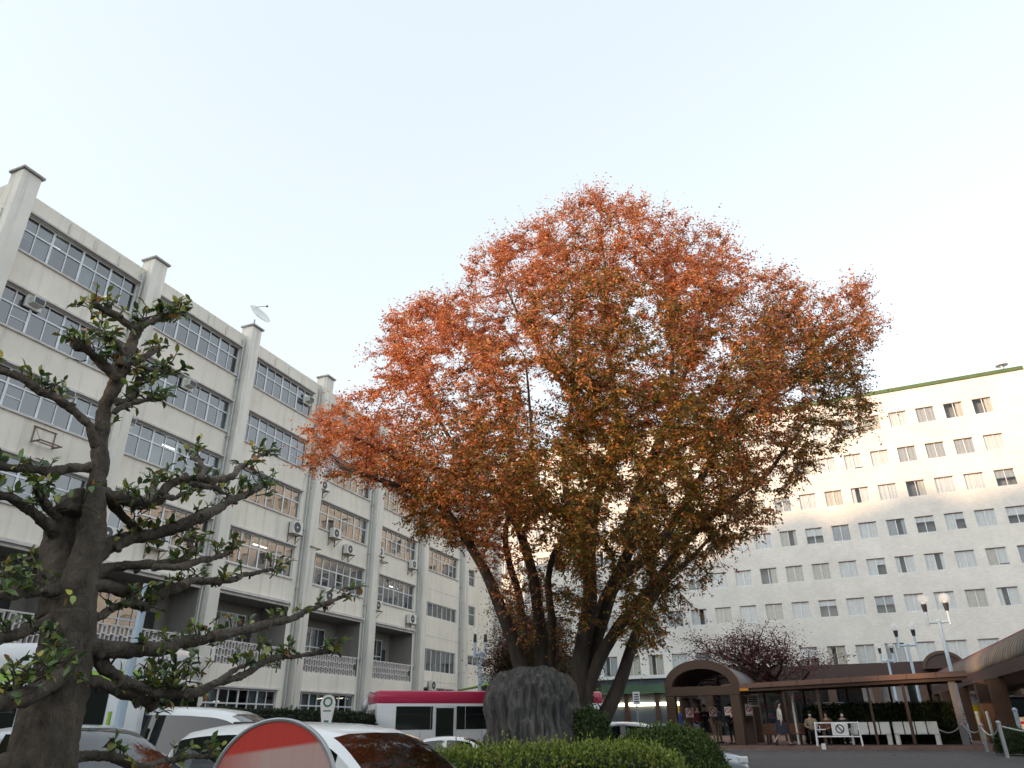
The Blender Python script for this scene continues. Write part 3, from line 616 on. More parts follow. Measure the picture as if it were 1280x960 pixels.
# benches
def bench(px0, px1, pyb, matb, label, kind, off):
    t0, zb = fw(px0, pyb, off); t1, _ = fw(px1, pyb, off); o = thing('bench', label, 'bench', ww((t0+t1)/2, off, PZ), RZ2, 'benches under the flat canopy'); L = t1-t0
    if kind == 'white':
        q = MB()
        for k in range(4):
            a = -L/2+L*k/4+.02; b = a+L/4-.04
            q.bbox(a, b, .2, .26, .42, .86, .02)
        q.build('backrest', matb, o)
        q = MB()
        for k in range(4): a = -L/2+L*k/4+.02; q.bbox(a, a+L/4-.04, -.22, .2, .38, .42, .015)
        q.build('seat', matb, o)
        for s in (-1, 1): q = MB(); q.cyl((s*(L/2-.12), -.1, -.02), (s*(L/2-.12), -.1, .38), .1, n=14); q.build('leg', matb, o)
    else:
        q = MB()
        for k in range(4): q.bbox(-L/2, L/2, .18, .22, .46+.1*k, .54+.1*k, .01)
        q.build('backrest', matb, o); q = MB()
        for k in range(4): q.bbox(-L/2, L/2, -.25+.11*k, -.16+.11*k, .40, .44, .01)
        q.build('seat', matb, o)
        for s in (-1, 1): q = MB(); q.box(s*(L/2-.2)-.03, s*(L/2-.2)+.03, -.22, .2, -.02, .397); q.build('leg', X['trim'], o)
wood = mat('bench_wood', (.20, .085, .045), .6, .25, 3)
bench(1058, 1113, 908, X['white'], 'white bench behind the barricade with a round prohibition sign', 'white', .9)
bench(1115, 1173, 907, X['white'], 'white bench nearest the thick grey post', 'white', .9)
bench(952, 974, 908, wood, 'short brown slatted bench beside the walking woman', 'wood', 1.2)
bench(981, 1005, 908, wood, 'brown slatted bench where the masked person in beige sits', 'wood', 1.2)
# barricade with sign
bt0, bz0 = fw(1023, 936, -1.35); bt1, _ = fw(1079, 934, -1.35)
ba = thing('barricade', 'white pipe barricade carrying a round prohibition sign, standing at the kerb', 'barricade', ww((bt0+bt1)/2, -1.35, PZ), RZ2); L = bt1-bt0
q = MB()
for s in (-1, 1):
    q.tube([(s*L/2, -.22, 0), (s*(L/2-.03), 0, .86), (s*(L/2-.03), 0.02, .88), (s*(L/2), .24, 0)], .028, 8)
    q.tube([(s*(L/2-.2), .0, .72), (s*(L/2-.1), 0, .8), (s*(L/2-.07), 0, .6), (s*(L/2-.17), 0, .5), (s*(L/2-.2), 0, .72)], .018, 6)
q.tube([(-L/2+.03, 0, .84), (L/2-.03, 0, .84)], .026, 8); q.tube([(-L/2, -.1, .34), (L/2, -.1, .34)], .026, 8); q.tube([(-L/2+.03, 0, .6), (-L/2+.4, 0, .6)], .02, 6)
q.build('frame', X['white'], ba)
q = MB(); q.bbox(-.2, .42, -.07, -.05, .38, .84, .008); sb = q.build('sign_board', X['white'], ba)
q = MB(); o_ = [(.11+.17*math.cos(a), .62+.17*math.sin(a)) for a in np.linspace(0, 2*math.pi, 25)]; i_ = [(.11+.125*math.cos(a), .62+.125*math.sin(a)) for a in np.linspace(0, 2*math.pi, 25)]
q.add([(p[0], -.0735, p[1]) for p in o_+i_], [(j, j+1, 25+j+1, 25+j) for j in range(24)]); q.quad((0.0, -.074, .72), (.04, -.074, .755), (.225, -.074, .525), (.185, -.074, .49)); q.build('symbol', mat('dark_symbol', (.06, .05, .07), .6), sb)
q = MB(); q.bbox(-.08, .08, -.0, .1, 0, .22, .01); t, z = fw(1031, 941, -1.75)
q.build('kerb_block', X['white'], label='small white block on the asphalt below the barricade', cat='block').location = tuple(ww(t, -1.75, .55)); bpy.data.objects['kerb_block'].rotation_euler = (0, 0, RZ2)
# chain posts
cp = []
for px, py0, py1, lb in ((1131, 930, 910, 'thin chain post in front of the second white bench'), (1234, 938, 910, 'grey chain post left of the pair at the curving kerb'), (1259, 945, 908, 'grey chain post nearest the right edge')):
    b_ = atz(px, py0, PZ); h_ = (py0-py1)/pxm(b_)*1.02; o = thing('chain_post', lb, 'post', b_, 0, 'chain posts along the kerb')
    q = MB(); q.tube([(0, 0, -.05), (0, 0, h_)], .05, 10); q.build('shaft', X['steel'], o); q = MB(); q.lathe([(.052, h_-.04), (.062, h_-.02), (.062, h_+.02), (.03, h_+.05)], 10); q.build('cap', X['steel'], o); cp.append(np.array([b_[0], b_[1], PZ+h_-.08]))
gpt = ww(fw(1207, 925)[0], -.14, 1.45); e_ = cp[2]+np.array([1.2, -3.5, 0.])
for nm, a, b in (('hanging_chain', gpt, cp[1]), ('hanging_chain', cp[1], cp[2]), ('hanging_chain', cp[2], e_), ('hanging_chain', ww(fw(1174, 915)[0], .2, 1.25), gpt)):
    q = MB(); m_ = [a+(b-a)*s-np.array([0, 0, .9*s*(1-s)]) for s in np.linspace(0, 1, 14)]; q.tube(m_, .022, 5)
    q.build(nm, X['steel'], label='slack grey chain strung between posts along the kerb', cat='chain', group='chains between the kerb posts')

# notices on the gateway and canopy posts
def notice(px, py, off, wd, hh, label, red=True):
    t, z = fw(px, py, off); o = thing('notice', label, 'sign', ww(t, off, z), RZ2, 'small notices around the gateway')
    q = MB(); q.box(-wd/2, wd/2, -.012, 0, -hh/2, hh/2); q.build('board', X['white'], o)
    q = MB()
    if red:
        n_ = 16; o_ = [(wd*.42*math.cos(a), wd*.42*math.sin(a)+hh*.06) for a in np.linspace(0, 2*math.pi, n_+1)]; i_ = [(wd*.29*math.cos(a), wd*.29*math.sin(a)+hh*.06) for a in np.linspace(0, 2*math.pi, n_+1)]
        q.add([(p[0], -.0145, p[1]) for p in o_+i_], [(j, j+1, n_+1+j+1, n_+1+j) for j in range(n_)]); q.quad((-wd*.25, -.015, hh*.06+wd*.22), (-wd*.16, -.015, hh*.06+wd*.28), (wd*.25, -.015, hh*.06-wd*.22), (wd*.16, -.015, hh*.06-wd*.28)); q.quad((-wd*.4, -.0145, -hh*.47), (wd*.4, -.0145, -hh*.47), (wd*.4, -.0145, -hh*.4), (-wd*.4, -.0145, -hh*.4)); q.build('symbol', X['red'], o)
    else:
        for k in range(4): q.box(-wd*.38, wd*.38, -.015, -.0125, hh*(.32-.2*k)-.02, hh*(.32-.2*k)+.02)
        q.build('text_lines', X['trim'], o)
NT = [(862, 891, 2.28, .36, .42, 'red and white notice on the inner left pillar of the gateway'), (891, 890, 2.28, .36, .42, 'red and white notice on the inner right pillar of the gateway'), (909.5, 889, .3, .26, .36, 'narrow red and white notice just right of the gateway'), (918, 890, 1.2, .42, .46, 'larger red and white notice under the amber strip'), (936, 887, 1.2, .3, .5, 'red and white notice right of the first slim post')]
for a in NT: notice(*a)
for a in ((1023, 884, 1.9, .3, .42, 'white notice above the hedge left of the third post', False), (1035, 884, 1.9, .38, .42, 'white notice above the hedge right of the third post', False), (1050, 883, 1.9, .4, .36, 'white notice above the hedge near the lit plant', False), (941, 876, 2.3, .5, .5, 'grey hanging board under the canopy left of the walking woman', False)): notice(*a)

# twin globe lamps
gmat, _nt, _nd, _lk, _p = newmat('frosted_globe'); _p.inputs['Base Color'].default_value = (.85, .86, .86, 1); _p.inputs['Roughness'].default_value = .15
_tr = N(_nt, 'ShaderNodeBsdfTransparent'); _mx = N(_nt, 'ShaderNodeMixShader'); _mx.inputs[0].default_value = .26; _lk.new(_tr.outputs[0], _mx.inputs[1]); _lk.new(_p.outputs[0], _mx.inputs[2]); _lk.new(_mx.outputs[0], _nd['Material Output'].inputs[0])
def lamp(gx0, gx1, gy, Y, label, base=None):
    c = at((gx0+gx1)/2, gy, Y); s = (at(gx1, gy, Y)-at(gx0, gy, Y))[0]/2; rg = s*.56
    o = thing('street_lamp', label, 'street lamp', (c[0], c[1], lift(c[0], c[1]) if base is None else base), 0 if base is None else RZ2, 'pale blue twin globe lamps'); H = c[2]-o.location.z
    q = MB(); q.tube([(0, 0, -.05), (0, 0, H-rg-.75)], [.11, .08], 12); q.tube([(0, 0, -.05), (0, 0, .9)], .14, 12); q.build('pole', X['pblue'], o, smooth=40)
    zb = H-rg-.85; q = MB(); q.tube([(-s, 0, zb), (s, 0, zb)], .065, 8); q.ball((0, 0, zb+.05), .11, 10)
    for k in (-1, 1): q.tube([(k*s, 0, zb-.15), (k*s, 0, zb+.55)], .07, 8)
    q.build('crossarm', X['pblue'], o, smooth=40)
    for k in (-1, 1):
        q = MB(); q.ball((k*s, 0, H), rg, 20); gb = q.build('globe', gmat, o, smooth=True)
        q = MB(); q.lathe([(.09, H-rg-.32), (rg*.5, H-rg+.02), (rg*.45, H-rg+.06), (.05, H-rg+.06)], 14, (k*s, 0, 0)); q.build('cup', X['trim'], gb)
        q = MB(); q.cyl((k*s, 0, H-rg+.06), (k*s, 0, H-.1), .07, n=10); q.build('bulb', X['white'], gb)
lamp(594, 607, 790, 36, 'pale blue twin globe lamp in front of the office block corner')
lamp(1154.5, 1178.5, 749, 38, 'largest pale blue twin globe lamp, rising above the right end of the flat canopy', .55)
lamp(1119, 1138.5, 783, 47, 'middle pale blue twin globe lamp behind the flat canopy', .55)
lamp(1099, 1112.5, 807, 58, 'farthest and smallest pale blue twin globe lamp behind the canopy', .55)
b_ = at(172, 755, 11.5); o = thing('blue_pole', 'pale blue steel pole standing behind the pruned tree', 'pole', (b_[0]*.985, b_[1], 0)); q = MB(); q.tube([(0, 0, -.05), (0, 0, b_[2]+.3)], [.075, .06], 12); q.build('shaft', X['pblue'], o, smooth=40); q = MB(); q.box(-.09, .09, -.09, .09, 0, .3); q.build('base', X['pblue'], o)
q = MB(); q.tube([(-.16, 0, .0), (-.16, 0, 1.75)], .03, 8); q.build('guard_rail', X['lime'], o)

# pale grey box and lime awning beyond the bus
b_ = at(608, 852, 40); o = thing('lime_awning', 'lime green awning on a grey post box beside the rock', 'awning', (b_[0], b_[1], 0)); q = MB(); q.box(-.4, 1.0, 0, 1.2, 0, b_[2]+.35); q.build('booth', X['steel'], o)
q = MB(); q.prism([(-1.4, b_[2]-.45), (.9, b_[2]-.1), (.9, b_[2]+.0), (-1.3, b_[2]-.4)], -1.2, -.003); q.build('awning_sheet', X['lime'], o)
# tapered marker sign by the hedge
b_ = at(408, 902, 20); tz = at(408, 868, 20)[2]; o = thing('marker_sign', 'white tapering marker sign with a round emblem by the dark hedge', 'sign', (b_[0], b_[1], 0)); zt = tz; 
q = MB(); q.prism([(-.05, zt-1.1), (.05, zt-1.1), (.19, zt-.2), (.13, zt-.05), (0, zt), (-.13, zt-.05), (-.19, zt-.2)], -.03, .03); q.build('plate', X['white'], o)
q = MB(); o_ = [(.12*math.cos(a), zt-.18+.12*math.sin(a)) for a in np.linspace(0, 2*math.pi, 21)]; i_ = [(.075*math.cos(a), zt-.18+.075*math.sin(a)) for a in np.linspace(0, 2*math.pi, 21)]; q.add([(p[0], -.033, p[1]) for p in o_+i_], [(j, j+1, 21+j+1, 21+j) for j in range(20)]); q.quad((-.1, -.033, zt-.40), (.1, -.033, zt-.40), (.1, -.033, zt-.37), (-.1, -.033, zt-.37)); q.quad((-.06, -.033, zt-.65), (.06, -.033, zt-.65), (.06, -.033, zt-.6), (-.06, -.033, zt-.6)); q.build('emblem', mat('green_emblem', (.05, .16, .12), .5), o)
q = MB(); q.cyl((0, 0, -.05), (0, 0, zt-1.1), .035); q.build('post', X['white'], o)

# the round traffic sign in the foreground
c = at(334, 992, 3.4); o = thing('round_sign', 'round red traffic sign, a pale reflection painted across its lower part, with a grey rim', 'sign', (c[0], c[1], 0)); Rs = .285
def signmat():
    m, nt, nd, lk, p = newmat('red_sheeting_painted_reflection'); tc = N(nt, 'ShaderNodeTexCoord'); sp = N(nt, 'ShaderNodeSeparateXYZ'); lk.new(tc.outputs['Object'], sp.inputs[0])
    nz = N(nt, 'ShaderNodeTexNoise', i_Scale=5., i_Detail=6.); mp = N(nt, 'ShaderNodeMapping'); mp.inputs['Scale'].default_value = (9, 1, .6); lk.new(tc.outputs['Object'], mp.inputs['Vector']); lk.new(mp.outputs[0], nz.inputs['Vector'])
    refl_pale = ramp(nt, nz.outputs['Fac'], [(.25, (.56, .33, .29)), (.75, (.53, .40, .375))]); top = ramp(nt, nz.outputs['Fac'], [(.2, (.60, .055, .04)), (.8, (.52, .045, .035))])  # paler tone below the slanted line paints light reflected by the disc
    a = N(nt, 'ShaderNodeMath', operation='MULTIPLY_ADD'); a.inputs[1].default_value = -.12; lk.new(sp.outputs['X'], a.inputs[0]); lk.new(sp.outputs['Z'], a.inputs[2])
    gt = N(nt, 'ShaderNodeMapRange'); gt.inputs['From Min'].default_value = c[2]+.158; gt.inputs['From Max'].default_value = c[2]+.172; lk.new(a.outputs[0], gt.inputs['Value'])
    ed = N(nt, 'ShaderNodeMapRange'); ed.inputs['From Min'].default_value = -.05; ed.inputs['From Max'].default_value = -.32; lk.new(sp.outputs['X'], ed.inputs['Value'])
    lk.new(mixc(nt, gt.outputs[0], mixc(nt, ed.outputs[0], refl_pale, (.46, .07, .05)), top), p.inputs['Base Color']); p.inputs['Roughness'].default_value = .35; return m
q = MB(); q.lathe([(.001, -.008), (Rs-.014, -.008), (Rs-.014, -.004), (.001, -.004)], 64, (0, 0, c[2]), axis='y'); q.build('face', signmat(), o)
q = MB(); q.lathe([(Rs-.015, -.012), (Rs-.006, -.015), (Rs, -.01), (Rs, .012), (Rs-.02, .014), (.01, .01), (.01, .004), (Rs-.015, -.0035)], 64, (0, 0, c[2]), axis='y', ring=True); q.build('rim', X['steel'], o, smooth=30)
q = MB(); q.cyl((0, .04, -.1), (0, .04, c[2]+.2), .03); q.build('post', X['steel'], o)
o.rotation_euler = (R(-1.5), 0, R(-8))
# ================================================================== cars: one lofted shell, split into paint and glass parts
def cr(pts, n):
    pts = [np.array(p, float) for p in pts]; out = []
    for i in range(len(pts)-1):
        p0, p1, p2, p3 = pts[max(i-1, 0)], pts[i], pts[i+1], pts[min(i+2, len(pts)-1)]
        for k in range(n):
            t = k/n; out.append(.5*((2*p1)+(-p0+p2)*t+(2*p0-5*p1+4*p2-p3)*t*t+(-p0+3*p1-3*p2+p3)*t**3))
    out.append(pts[-1]); return out
def car(name, label, loc, rz, paint, kind, group='cars parked in the yard'):
    o = thing(name, label, 'car', loc, rz, group)
    if kind == 'van':      # x, z_belt, z_top, half width belt, half width roof
        L = 4.6; st = [(2.30, .62, .64, .55, .45), (2.22, .8, .82, .70, .6), (1.75, .93, .96, .80, .70), (1.40, .98, 1.03, .82, .72), (.95, 1.0, 1.40, .83, .64), (.50, 1.0, 1.68, .84, .60), (0, 1.0, 1.77, .84, .60), (-.9, 1.0, 1.80, .84, .60), (-1.7, 1.0, 1.76, .83, .585), (-2.05, 1.0, 1.66, .81, .56), (-2.22, .98, 1.25, .78, .62), (-2.30, .8, .84, .72, .66), (-2.3, .6, .62, .7, .6)]
        ws = (1.40, .50); rw = (-2.05, -2.24); sw = [(.72, -.35), (-.43, -1.35), (-1.43, -1.98)]; wx = (1.42, -1.38)
    else:
        L = 4.5; st = [(2.25, .55, .57, .5, .45), (2.18, .7, .73, .72, .6), (1.6, .84, .88, .80, .7), (1.0, .9, .96, .82, .72), (.55, .93, 1.23, .82, .62), (.15, .93, 1.40, .82, .56), (-.4, .93, 1.46, .82, .56), (-1.0, .93, 1.42, .82, .55), (-1.45, .94, 1.22, .81, .58), (-1.85, .95, 1.0, .80, .70), (-2.15, .92, .95, .76, .66), (-2.25, .75, .78, .72, .62), (-2.25, .55, .57, .7, .6)]
        ws = (1.0, .18); rw = (-1.05, -1.82); sw = [(.5, -.38), (-.46, -1.2)]; wx = (1.35, -1.3)
    S = cr(st, 5); body = MB(); parts = {'windscreen': MB(), 'rear_window': MB()}; sws = [[MB(), MB()] for _ in sw]; rings = []
    for x, zb, zt, wb, wr in S:
        zt = max(zt, zb+.012); g = max(0., min(1., (zt-zb)/.3)); low = .28
        half = [(0, low), (wb-.12, low), (wb-.03, low+.08), (wb+.02, .55 if zb > .6 else zb-.05), (wb, zb-.10), (wb-.03, zb-.01)]
        wi = wb-.05; half += [(wi-(wi-wr)*.06, zb+(zt-zb)*.04), (wi-(wi-wr)*.5, zb+(zt-zb)*.45), (wr+.03, zb+(zt-zb)*.86), (wr-.05, zb+(zt-zb)*.965), (wr*.6, zt+.01), (0, zt+.02)]
        rings.append([(x, y, z) for y, z in half])
    nh = len(rings[0])
    for i in range(len(S)-1):
        xm = (S[i][0]+S[i+1][0])/2
        for j in range(nh-1):
            for sgn in (1, -1):
                qd = [(p[0], p[1]*sgn, p[2]) for p in (rings[i][j], rings[i+1][j], rings[i+1][j+1], rings[i][j+1])]; T = body
                if j in (6, 7):
                    for k, (a, b) in enumerate(sw):
                        if b < xm < a: T = sws[k][sgn > 0]
                if j >= 9 or (j == 8 and False):
                    if ws[1] < xm < ws[0]: T = parts['windscreen']
                    if rw[1] < xm < rw[0]: T = parts['rear_window']
                T.quad(*qd)
    for r in (rings[0], rings[-1]): body.add([(p[0], p[1], p[2]) for p in r]+[(p[0], -p[1], p[2]) for p in r[::-1]], [tuple(range(2*nh))])
    # weld
    def done(mb, nm, mt, par):
        me_o = mb.build(nm, mt, par); bm = bmesh.new(); bm.from_mesh(me_o.data); bmesh.ops.remove_doubles(bm, verts=bm.verts[:], dist=1e-4); bmesh.ops.recalc_face_normals(bm, faces=bm.faces[:]); bm.to_mesh(me_o.data); bm.free()
        me_o.data.polygons.foreach_set('use_smooth', [True]*len(me_o.data.polygons)); me_o.data.set_sharp_from_angle(angle=R(40)); return me_o
    bo = done(body, 'body', paint, o)
    for nm in parts: done(parts[nm], nm, X['cargl'], o)
    for pr in sws:
      for m in pr: done(m, 'side_window', X['cargl'], o)
    for xs_ in ((.82, -.38, -1.4) if kind == 'van' else (.75, -.42, -1.35)):      # door gaps
        k_ = min(range(len(S)), key=lambda i: abs(S[i][0]-xs_))
        for s in (-1, 1): q = MB(); q.tube([(p[0], s*(p[1]+.001), p[2]) for p in rings[k_][1:6]], .005, 4); q.build('door_gap', X['trim'], bo)
    q = MB()                                           # dark cabin: seats and head rests
    for x in (.25, -.75):
        for s in (-.38, .38): q.bbox(x-.12, x+.1, s-.24, s+.24, .5, 1.0 if kind == 'car' else 1.1, .05); q.bbox(x-.1, x-.02, s-.13, s+.13, 1.02 if kind == 'car' else 1.12, 1.2 if kind == 'car' else 1.34, .03)
    q.box(.6, .95, -.65, .65, .7, .93); q.build('seats', X['trim'], o)
    for x in wx:
        for s in (-1, 1):
            q = MB(); q.lathe([(.2, -.1), (.31, -.1), (.325, -.06), (.325, .06), (.31, .1), (.2, .1)], 22, (x, s*.74, .32), axis='y', ring=True); wl = q.build('wheel', X['tyre'], o)
            q = MB(); q.lathe([(.02, .085), (.08, .09), (.2, .095), (.21, .06), (.21, -.06), (.2, -.095), (.08, -.09), (.02, -.085)], 14, (x, s*.74, .32), axis='y'); q.build('rim', X['rim'], wl)
    for s in (-1, 1):
        q = MB(); q.bbox(L/2-.24, L/2-.03, s*.66-.13, s*.66+.13, .62, .76, .03); q.build('headlight', X['lamp'], o)
        q = MB(); q.bbox(-L/2-.03, -L/2+.1, s*.66-.08, s*.66+.1, .72, 1.05 if kind == 'van' else .9, .03); q.build('tail_light', X['red'], o)
        q = MB(); q.bbox(ws[1]+.38, ws[1]+.55, s*.93-.1, s*.93+.1, 1.0, 1.14, .04); q.build('mirror', paint, o)
    q = MB(); q.tube([(ws[0]-.1, -.5, st[3][2]+.05), (ws[0]-.25, .1, st[3][2]+.17)], .012, 5); q.tube([(ws[0]-.1, .05, st[3][2]+.05), (ws[0]-.25, .6, st[3][2]+.17)], .012, 5); q.build('wiper', X['trim'], o)
    for s in (-1, 1):
        for x in (.05, -1.0): q = MB(); q.bbox(x-.1, x+.1, s*.86-.015, s*.86+.015, .82, .86, .008); q.build('door_handle', paint, o)
    if kind == 'van': q = MB(); q.bbox(-1.75, -1.6, -.1, .1, 1.80, 1.83, .01); q.build('aerial', X['trim'], o)
    return o
def near(px, py, Y, z=0): p = at(px, py, Y); return (p[0], p[1], z)
car('parked_car', 'white minivan with a wide raked windscreen, directly behind the round red sign', (-1.78, 8.2, -.07), R(-36), X['carw'], 'van').scale = (1, 1, .9)
car('parked_car', 'white minivan parked behind the nearest one, only its roof and rear side windows showing', (-4.75, 12.6, .02), R(-5), X['carw2'], 'van')
car('parked_car', 'silver sedan behind the trunk of the pruned tree at the left edge', (-5.35, 8.9, .09), R(150), X['cars'], 'car')
car('parked_car', 'white sedan in front of the bus, only its bonnet and roof line above the hedge', (-2.3, 22., -.2), R(176), X['carw'], 'car')
car('parked_car', 'silver sedan behind the round clipped hedge, its nose showing right of the hedge', (2.95, 18.8, .1), R(-4), X['cars'], 'car')
# ================================================================== buses
def bus(label, loc, rz, L, H, roofm, stripe, txt):
    o = thing('bus', label, 'bus', loc, rz); W = 2.3; h2 = W/2
    q = MB(); q.bbox(-L/2, L/2, -h2, h2, .32, H-.42, .09); q.build('body', X['busw'], o, smooth=40)
    q = MB(); q.bbox(-L/2+.0, L/2-.0, -h2-.004, h2+.004, H-.5, H, .1); q.build('roof', roofm, o, smooth=40)
    if stripe: q = MB(); q.box(-L/2+.1, L/2-.1, -h2-.012, -h2-.006, H-.56, H-.42); q.build('stripe', X['lime'], o)
    z0, z1 = (1.42, H-.56) if not stripe else (1.1, H-.6)
    xs = np.linspace(-L/2+.75, L/2-.5, 7); door = 2
    for i in range(6):
        xa, xb = xs[i]+.0, xs[i+1]
        if txt and i == 1: dx = xa; 
        for s in (-1, 1):
            if txt and i == 1 and s < 0: continue
            q = MB(); q.bbox(xa+.012, xb-.012, s*h2-.012, s*h2+.012, z0, z1, .01); wn = q.build('window', X['busgl'], o)
            if i % 2 == 0: q = MB(); q.box(xa+.05, xb-.05, s*(h2+.014)-.002, s*(h2+.014)+.002, z0+(z1-z0)*.62, z0+(z1-z0)*.65); q.build('rail', X['trim'], wn)
    if txt:
        q = MB(); q.box(dx+.1, dx+1.0, -h2-.018, -h2-.006, .95, z1+.02); q.build('door', X['busw'], o); d = o.children[-1]
        q = MB(); q.box(dx+.2, dx+.9, -h2-.025, -h2-.0185, 1.02, z1-.06); q.build('pane', X['busgl'], d)
        q = MB(); q.box(dx-.0, dx+.07, -h2-.012, -h2+.012, z0, z1); q.box(dx+1.03, xs[2]-.012, -h2-.012, -h2+.012, z0, z1); q.build('window', X['busgl'], o)
    for x in (-L/2+1.9 if not txt else .35*L-2.9, L/2-2.0):
        for s in (-1, 1):
            q = MB(); q.lathe([(.001, -.01), (.56, -.01), (.56, .005)], 24, (x, s*(h2+.005), .5), axis='y'); q.build('wheel_arch', X['trim'], o)
            q = MB(); q.lathe([(.25, -.13), (.44, -.13), (.46, -.08), (.46, .08), (.44, .13), (.25, .13)], 24, (x, s*(h2-.05), .46), axis='y', ring=True); wl = q.build('wheel', X['tyre'], o)
            q = MB(); q.lathe([(.02, -.1), (.24, -.12), (.25, 0), (.24, .12), (.02, .1)], 14, (x, s*(h2-.05), .46), axis='y'); q.build('rim', X['rim'], wl)
    q = MB(); q.bbox(-L/2-.02, -L/2+.03, -.85, .85, 1.35, H-.65, .02); q.build('rear_window', X['busgl'], o)
    q = MB(); q.bbox(L/2-.03, L/2+.02, -1.0, 1.0, 1.1, H-.55, .02); q.build('windscreen', X['busgl'], o)
    for s in (-1, 1): q = MB(); q.bbox(-L/2-.03, -L/2+.03, s*.95-.08, s*.95+.08, .75, 1.15, .02); q.build('tail_light', X['red'], o)
    q = MB(); q.bbox(-L/2-.1, -L/2+.2, -h2+.02, h2-.02, .3, .62, .05); q.build('bumper', X['trim'], o)
    q = MB(); q.tube([(-L/2, -h2+.3, H-.1), (-L/2-.3, -h2+.1, H-.05), (-L/2-.45, -h2+.05, H-.3)], .03, 6); q.ball((-L/2-.45, -h2+.02, H-.55), .26, 14, sc=(.55, 1, 1)); q.build('mirror', X['steel'], o, smooth=True)
    for x in np.linspace(-L/2+.5, L/2-.4, 8): q = MB(); q.box(x-.006, x+.006, -h2-.0035, -h2-.0005, .4, z0-.03); q.build('panel_gap', X['trim'], o)
    if txt:                                            # small dark lettering under the windows (too small to read in the photo)
        q = MB(); x = .8
        for k in range(10):
            wv = .16; q.box(x, x+wv*.8, -h2-.008, -h2-.003, 1.12, 1.15); q.box(x, x+.035, -h2-.0085, -h2-.003, 1.151, 1.27)
            if k % 3 != 1: q.box(x+.04, x+wv*.78, -h2-.008, -h2-.003, 1.25, 1.275)
            if k % 2: q.box(x+.09, x+.12, -h2-.008, -h2-.003, 1.155, 1.245)
            x += .21
        q.build('lettering', X['trim'], o)
    return o
X['busgl'] = mat('dark_bus_glass', (.012, .015, .016), .06, .2, .6, spec=.9)
pl, pr = at(472, 862, 30), at(753, 862, 33.2); bl = math.hypot(pr[0]-pl[0], pr[1]-pl[1]); ang = math.atan2(pr[1]-pl[1], pr[0]-pl[0]); c = (pl+pr)/2+np.array([-math.sin(ang), math.cos(ang), 0])*1.15
bus('white bus with a magenta roof standing behind the big rock', (c[0], c[1], 0), ang, bl, 2.8, X['pink'], False, True)
bus('white bus with a lime stripe and dark windows behind the pruned tree', (-5.65-4.6, 12.9, 0), R(1), 9.2, 2.75, X['busw'], True, False)
# vehicles seen through the piers at far right
def shuttle(px, py, Y, label, stripe):
    p = at(px, py, Y); o = thing('kei_van', label, 'van', (p[0], p[1], PZ), RZ2+R(60)); q = MB(); q.bbox(-1.6, 1.4, -.7, .7, .3, 1.0, .08); q.build('body', X['carw2'], o, smooth=40)
    q = MB(); q.prism([(-1.55, 1.002), (1.2, 1.002), (.75, 1.72), (-1.45, 1.78)], -.66, .66); q.build('cabin', X['cargl'], o); q = MB(); q.bbox(-1.48, .8, -.64, .64, 1.76, 1.84, .03); q.build('roof', X['carw2'], o)
    q = MB(); q.box(-1.61, 1.41, -.71, .71, .72, .82); q.build('stripe', stripe, o)
    for x in (-1.0, .9):
        for s in (-1, 1): q = MB(); q.lathe([(.1, -.08), (.28, -.08), (.28, .08), (.1, .08)], 18, (x, s*.64, .28), axis='y', ring=True); q.build('wheel', X['tyre'], o)
    for s in (-1, 1): q = MB(); q.bbox(1.38, 1.43, s*.5-.1, s*.5+.1, .6, .78, .02); q.build('headlight', X['lamp'], o)
    return o
shuttle(1241, 905, 44, 'small white van with a red stripe seen between the yellow panel and the brown pier', X['red'])
shuttle(1312, 905, 34, 'white and red van cut by the right picture edge beyond the piers', X['red'])
b_ = at(1221, 905, 41); o = thing('yellow_panel', 'tall yellow panel beyond the thick grey post', 'panel', (b_[0], b_[1], PZ), RZ2); hh = 39/pxm(b_); q = MB(); q.box(-.32, .32, -.05, .05, 0, hh); q.build('sheet', X['yellow'], o); q = MB(); q.box(-.5, 1.0, .1, .2, 0, hh+.55); q.build('surround', X['steel'], o); q = MB(); q.tube([(.05, -.16, .8), (.25, -.16, .3), (.3, -.16, 1.0)], .1, 6); q.build('hanging_cloth', mat('orange_cloth', (.6, .15, .02), .8), o)
for px, py, Y, lb in ((1226, 912, 33, 'pale blue bollard pole left of the white van'), (1239, 911, 33, 'pale blue bollard pole right of the yellow panel'), (1276, 915, 25, 'pale blue rail pole right of the broad piers')):
    b_ = at(px, py, Y); o = thing('rail_pole', lb, 'pole', (b_[0], b_[1], PZ), 0, 'pale blue poles by the piers'); q = MB(); q.tube([(0, 0, -.05), (0, 0, 1.15)], .06, 10); q.build('shaft', X['pblue'], o, smooth=40); q = MB(); q.ball((0, 0, 1.15), .075, 10); q.build('cap', X['pblue'], o)

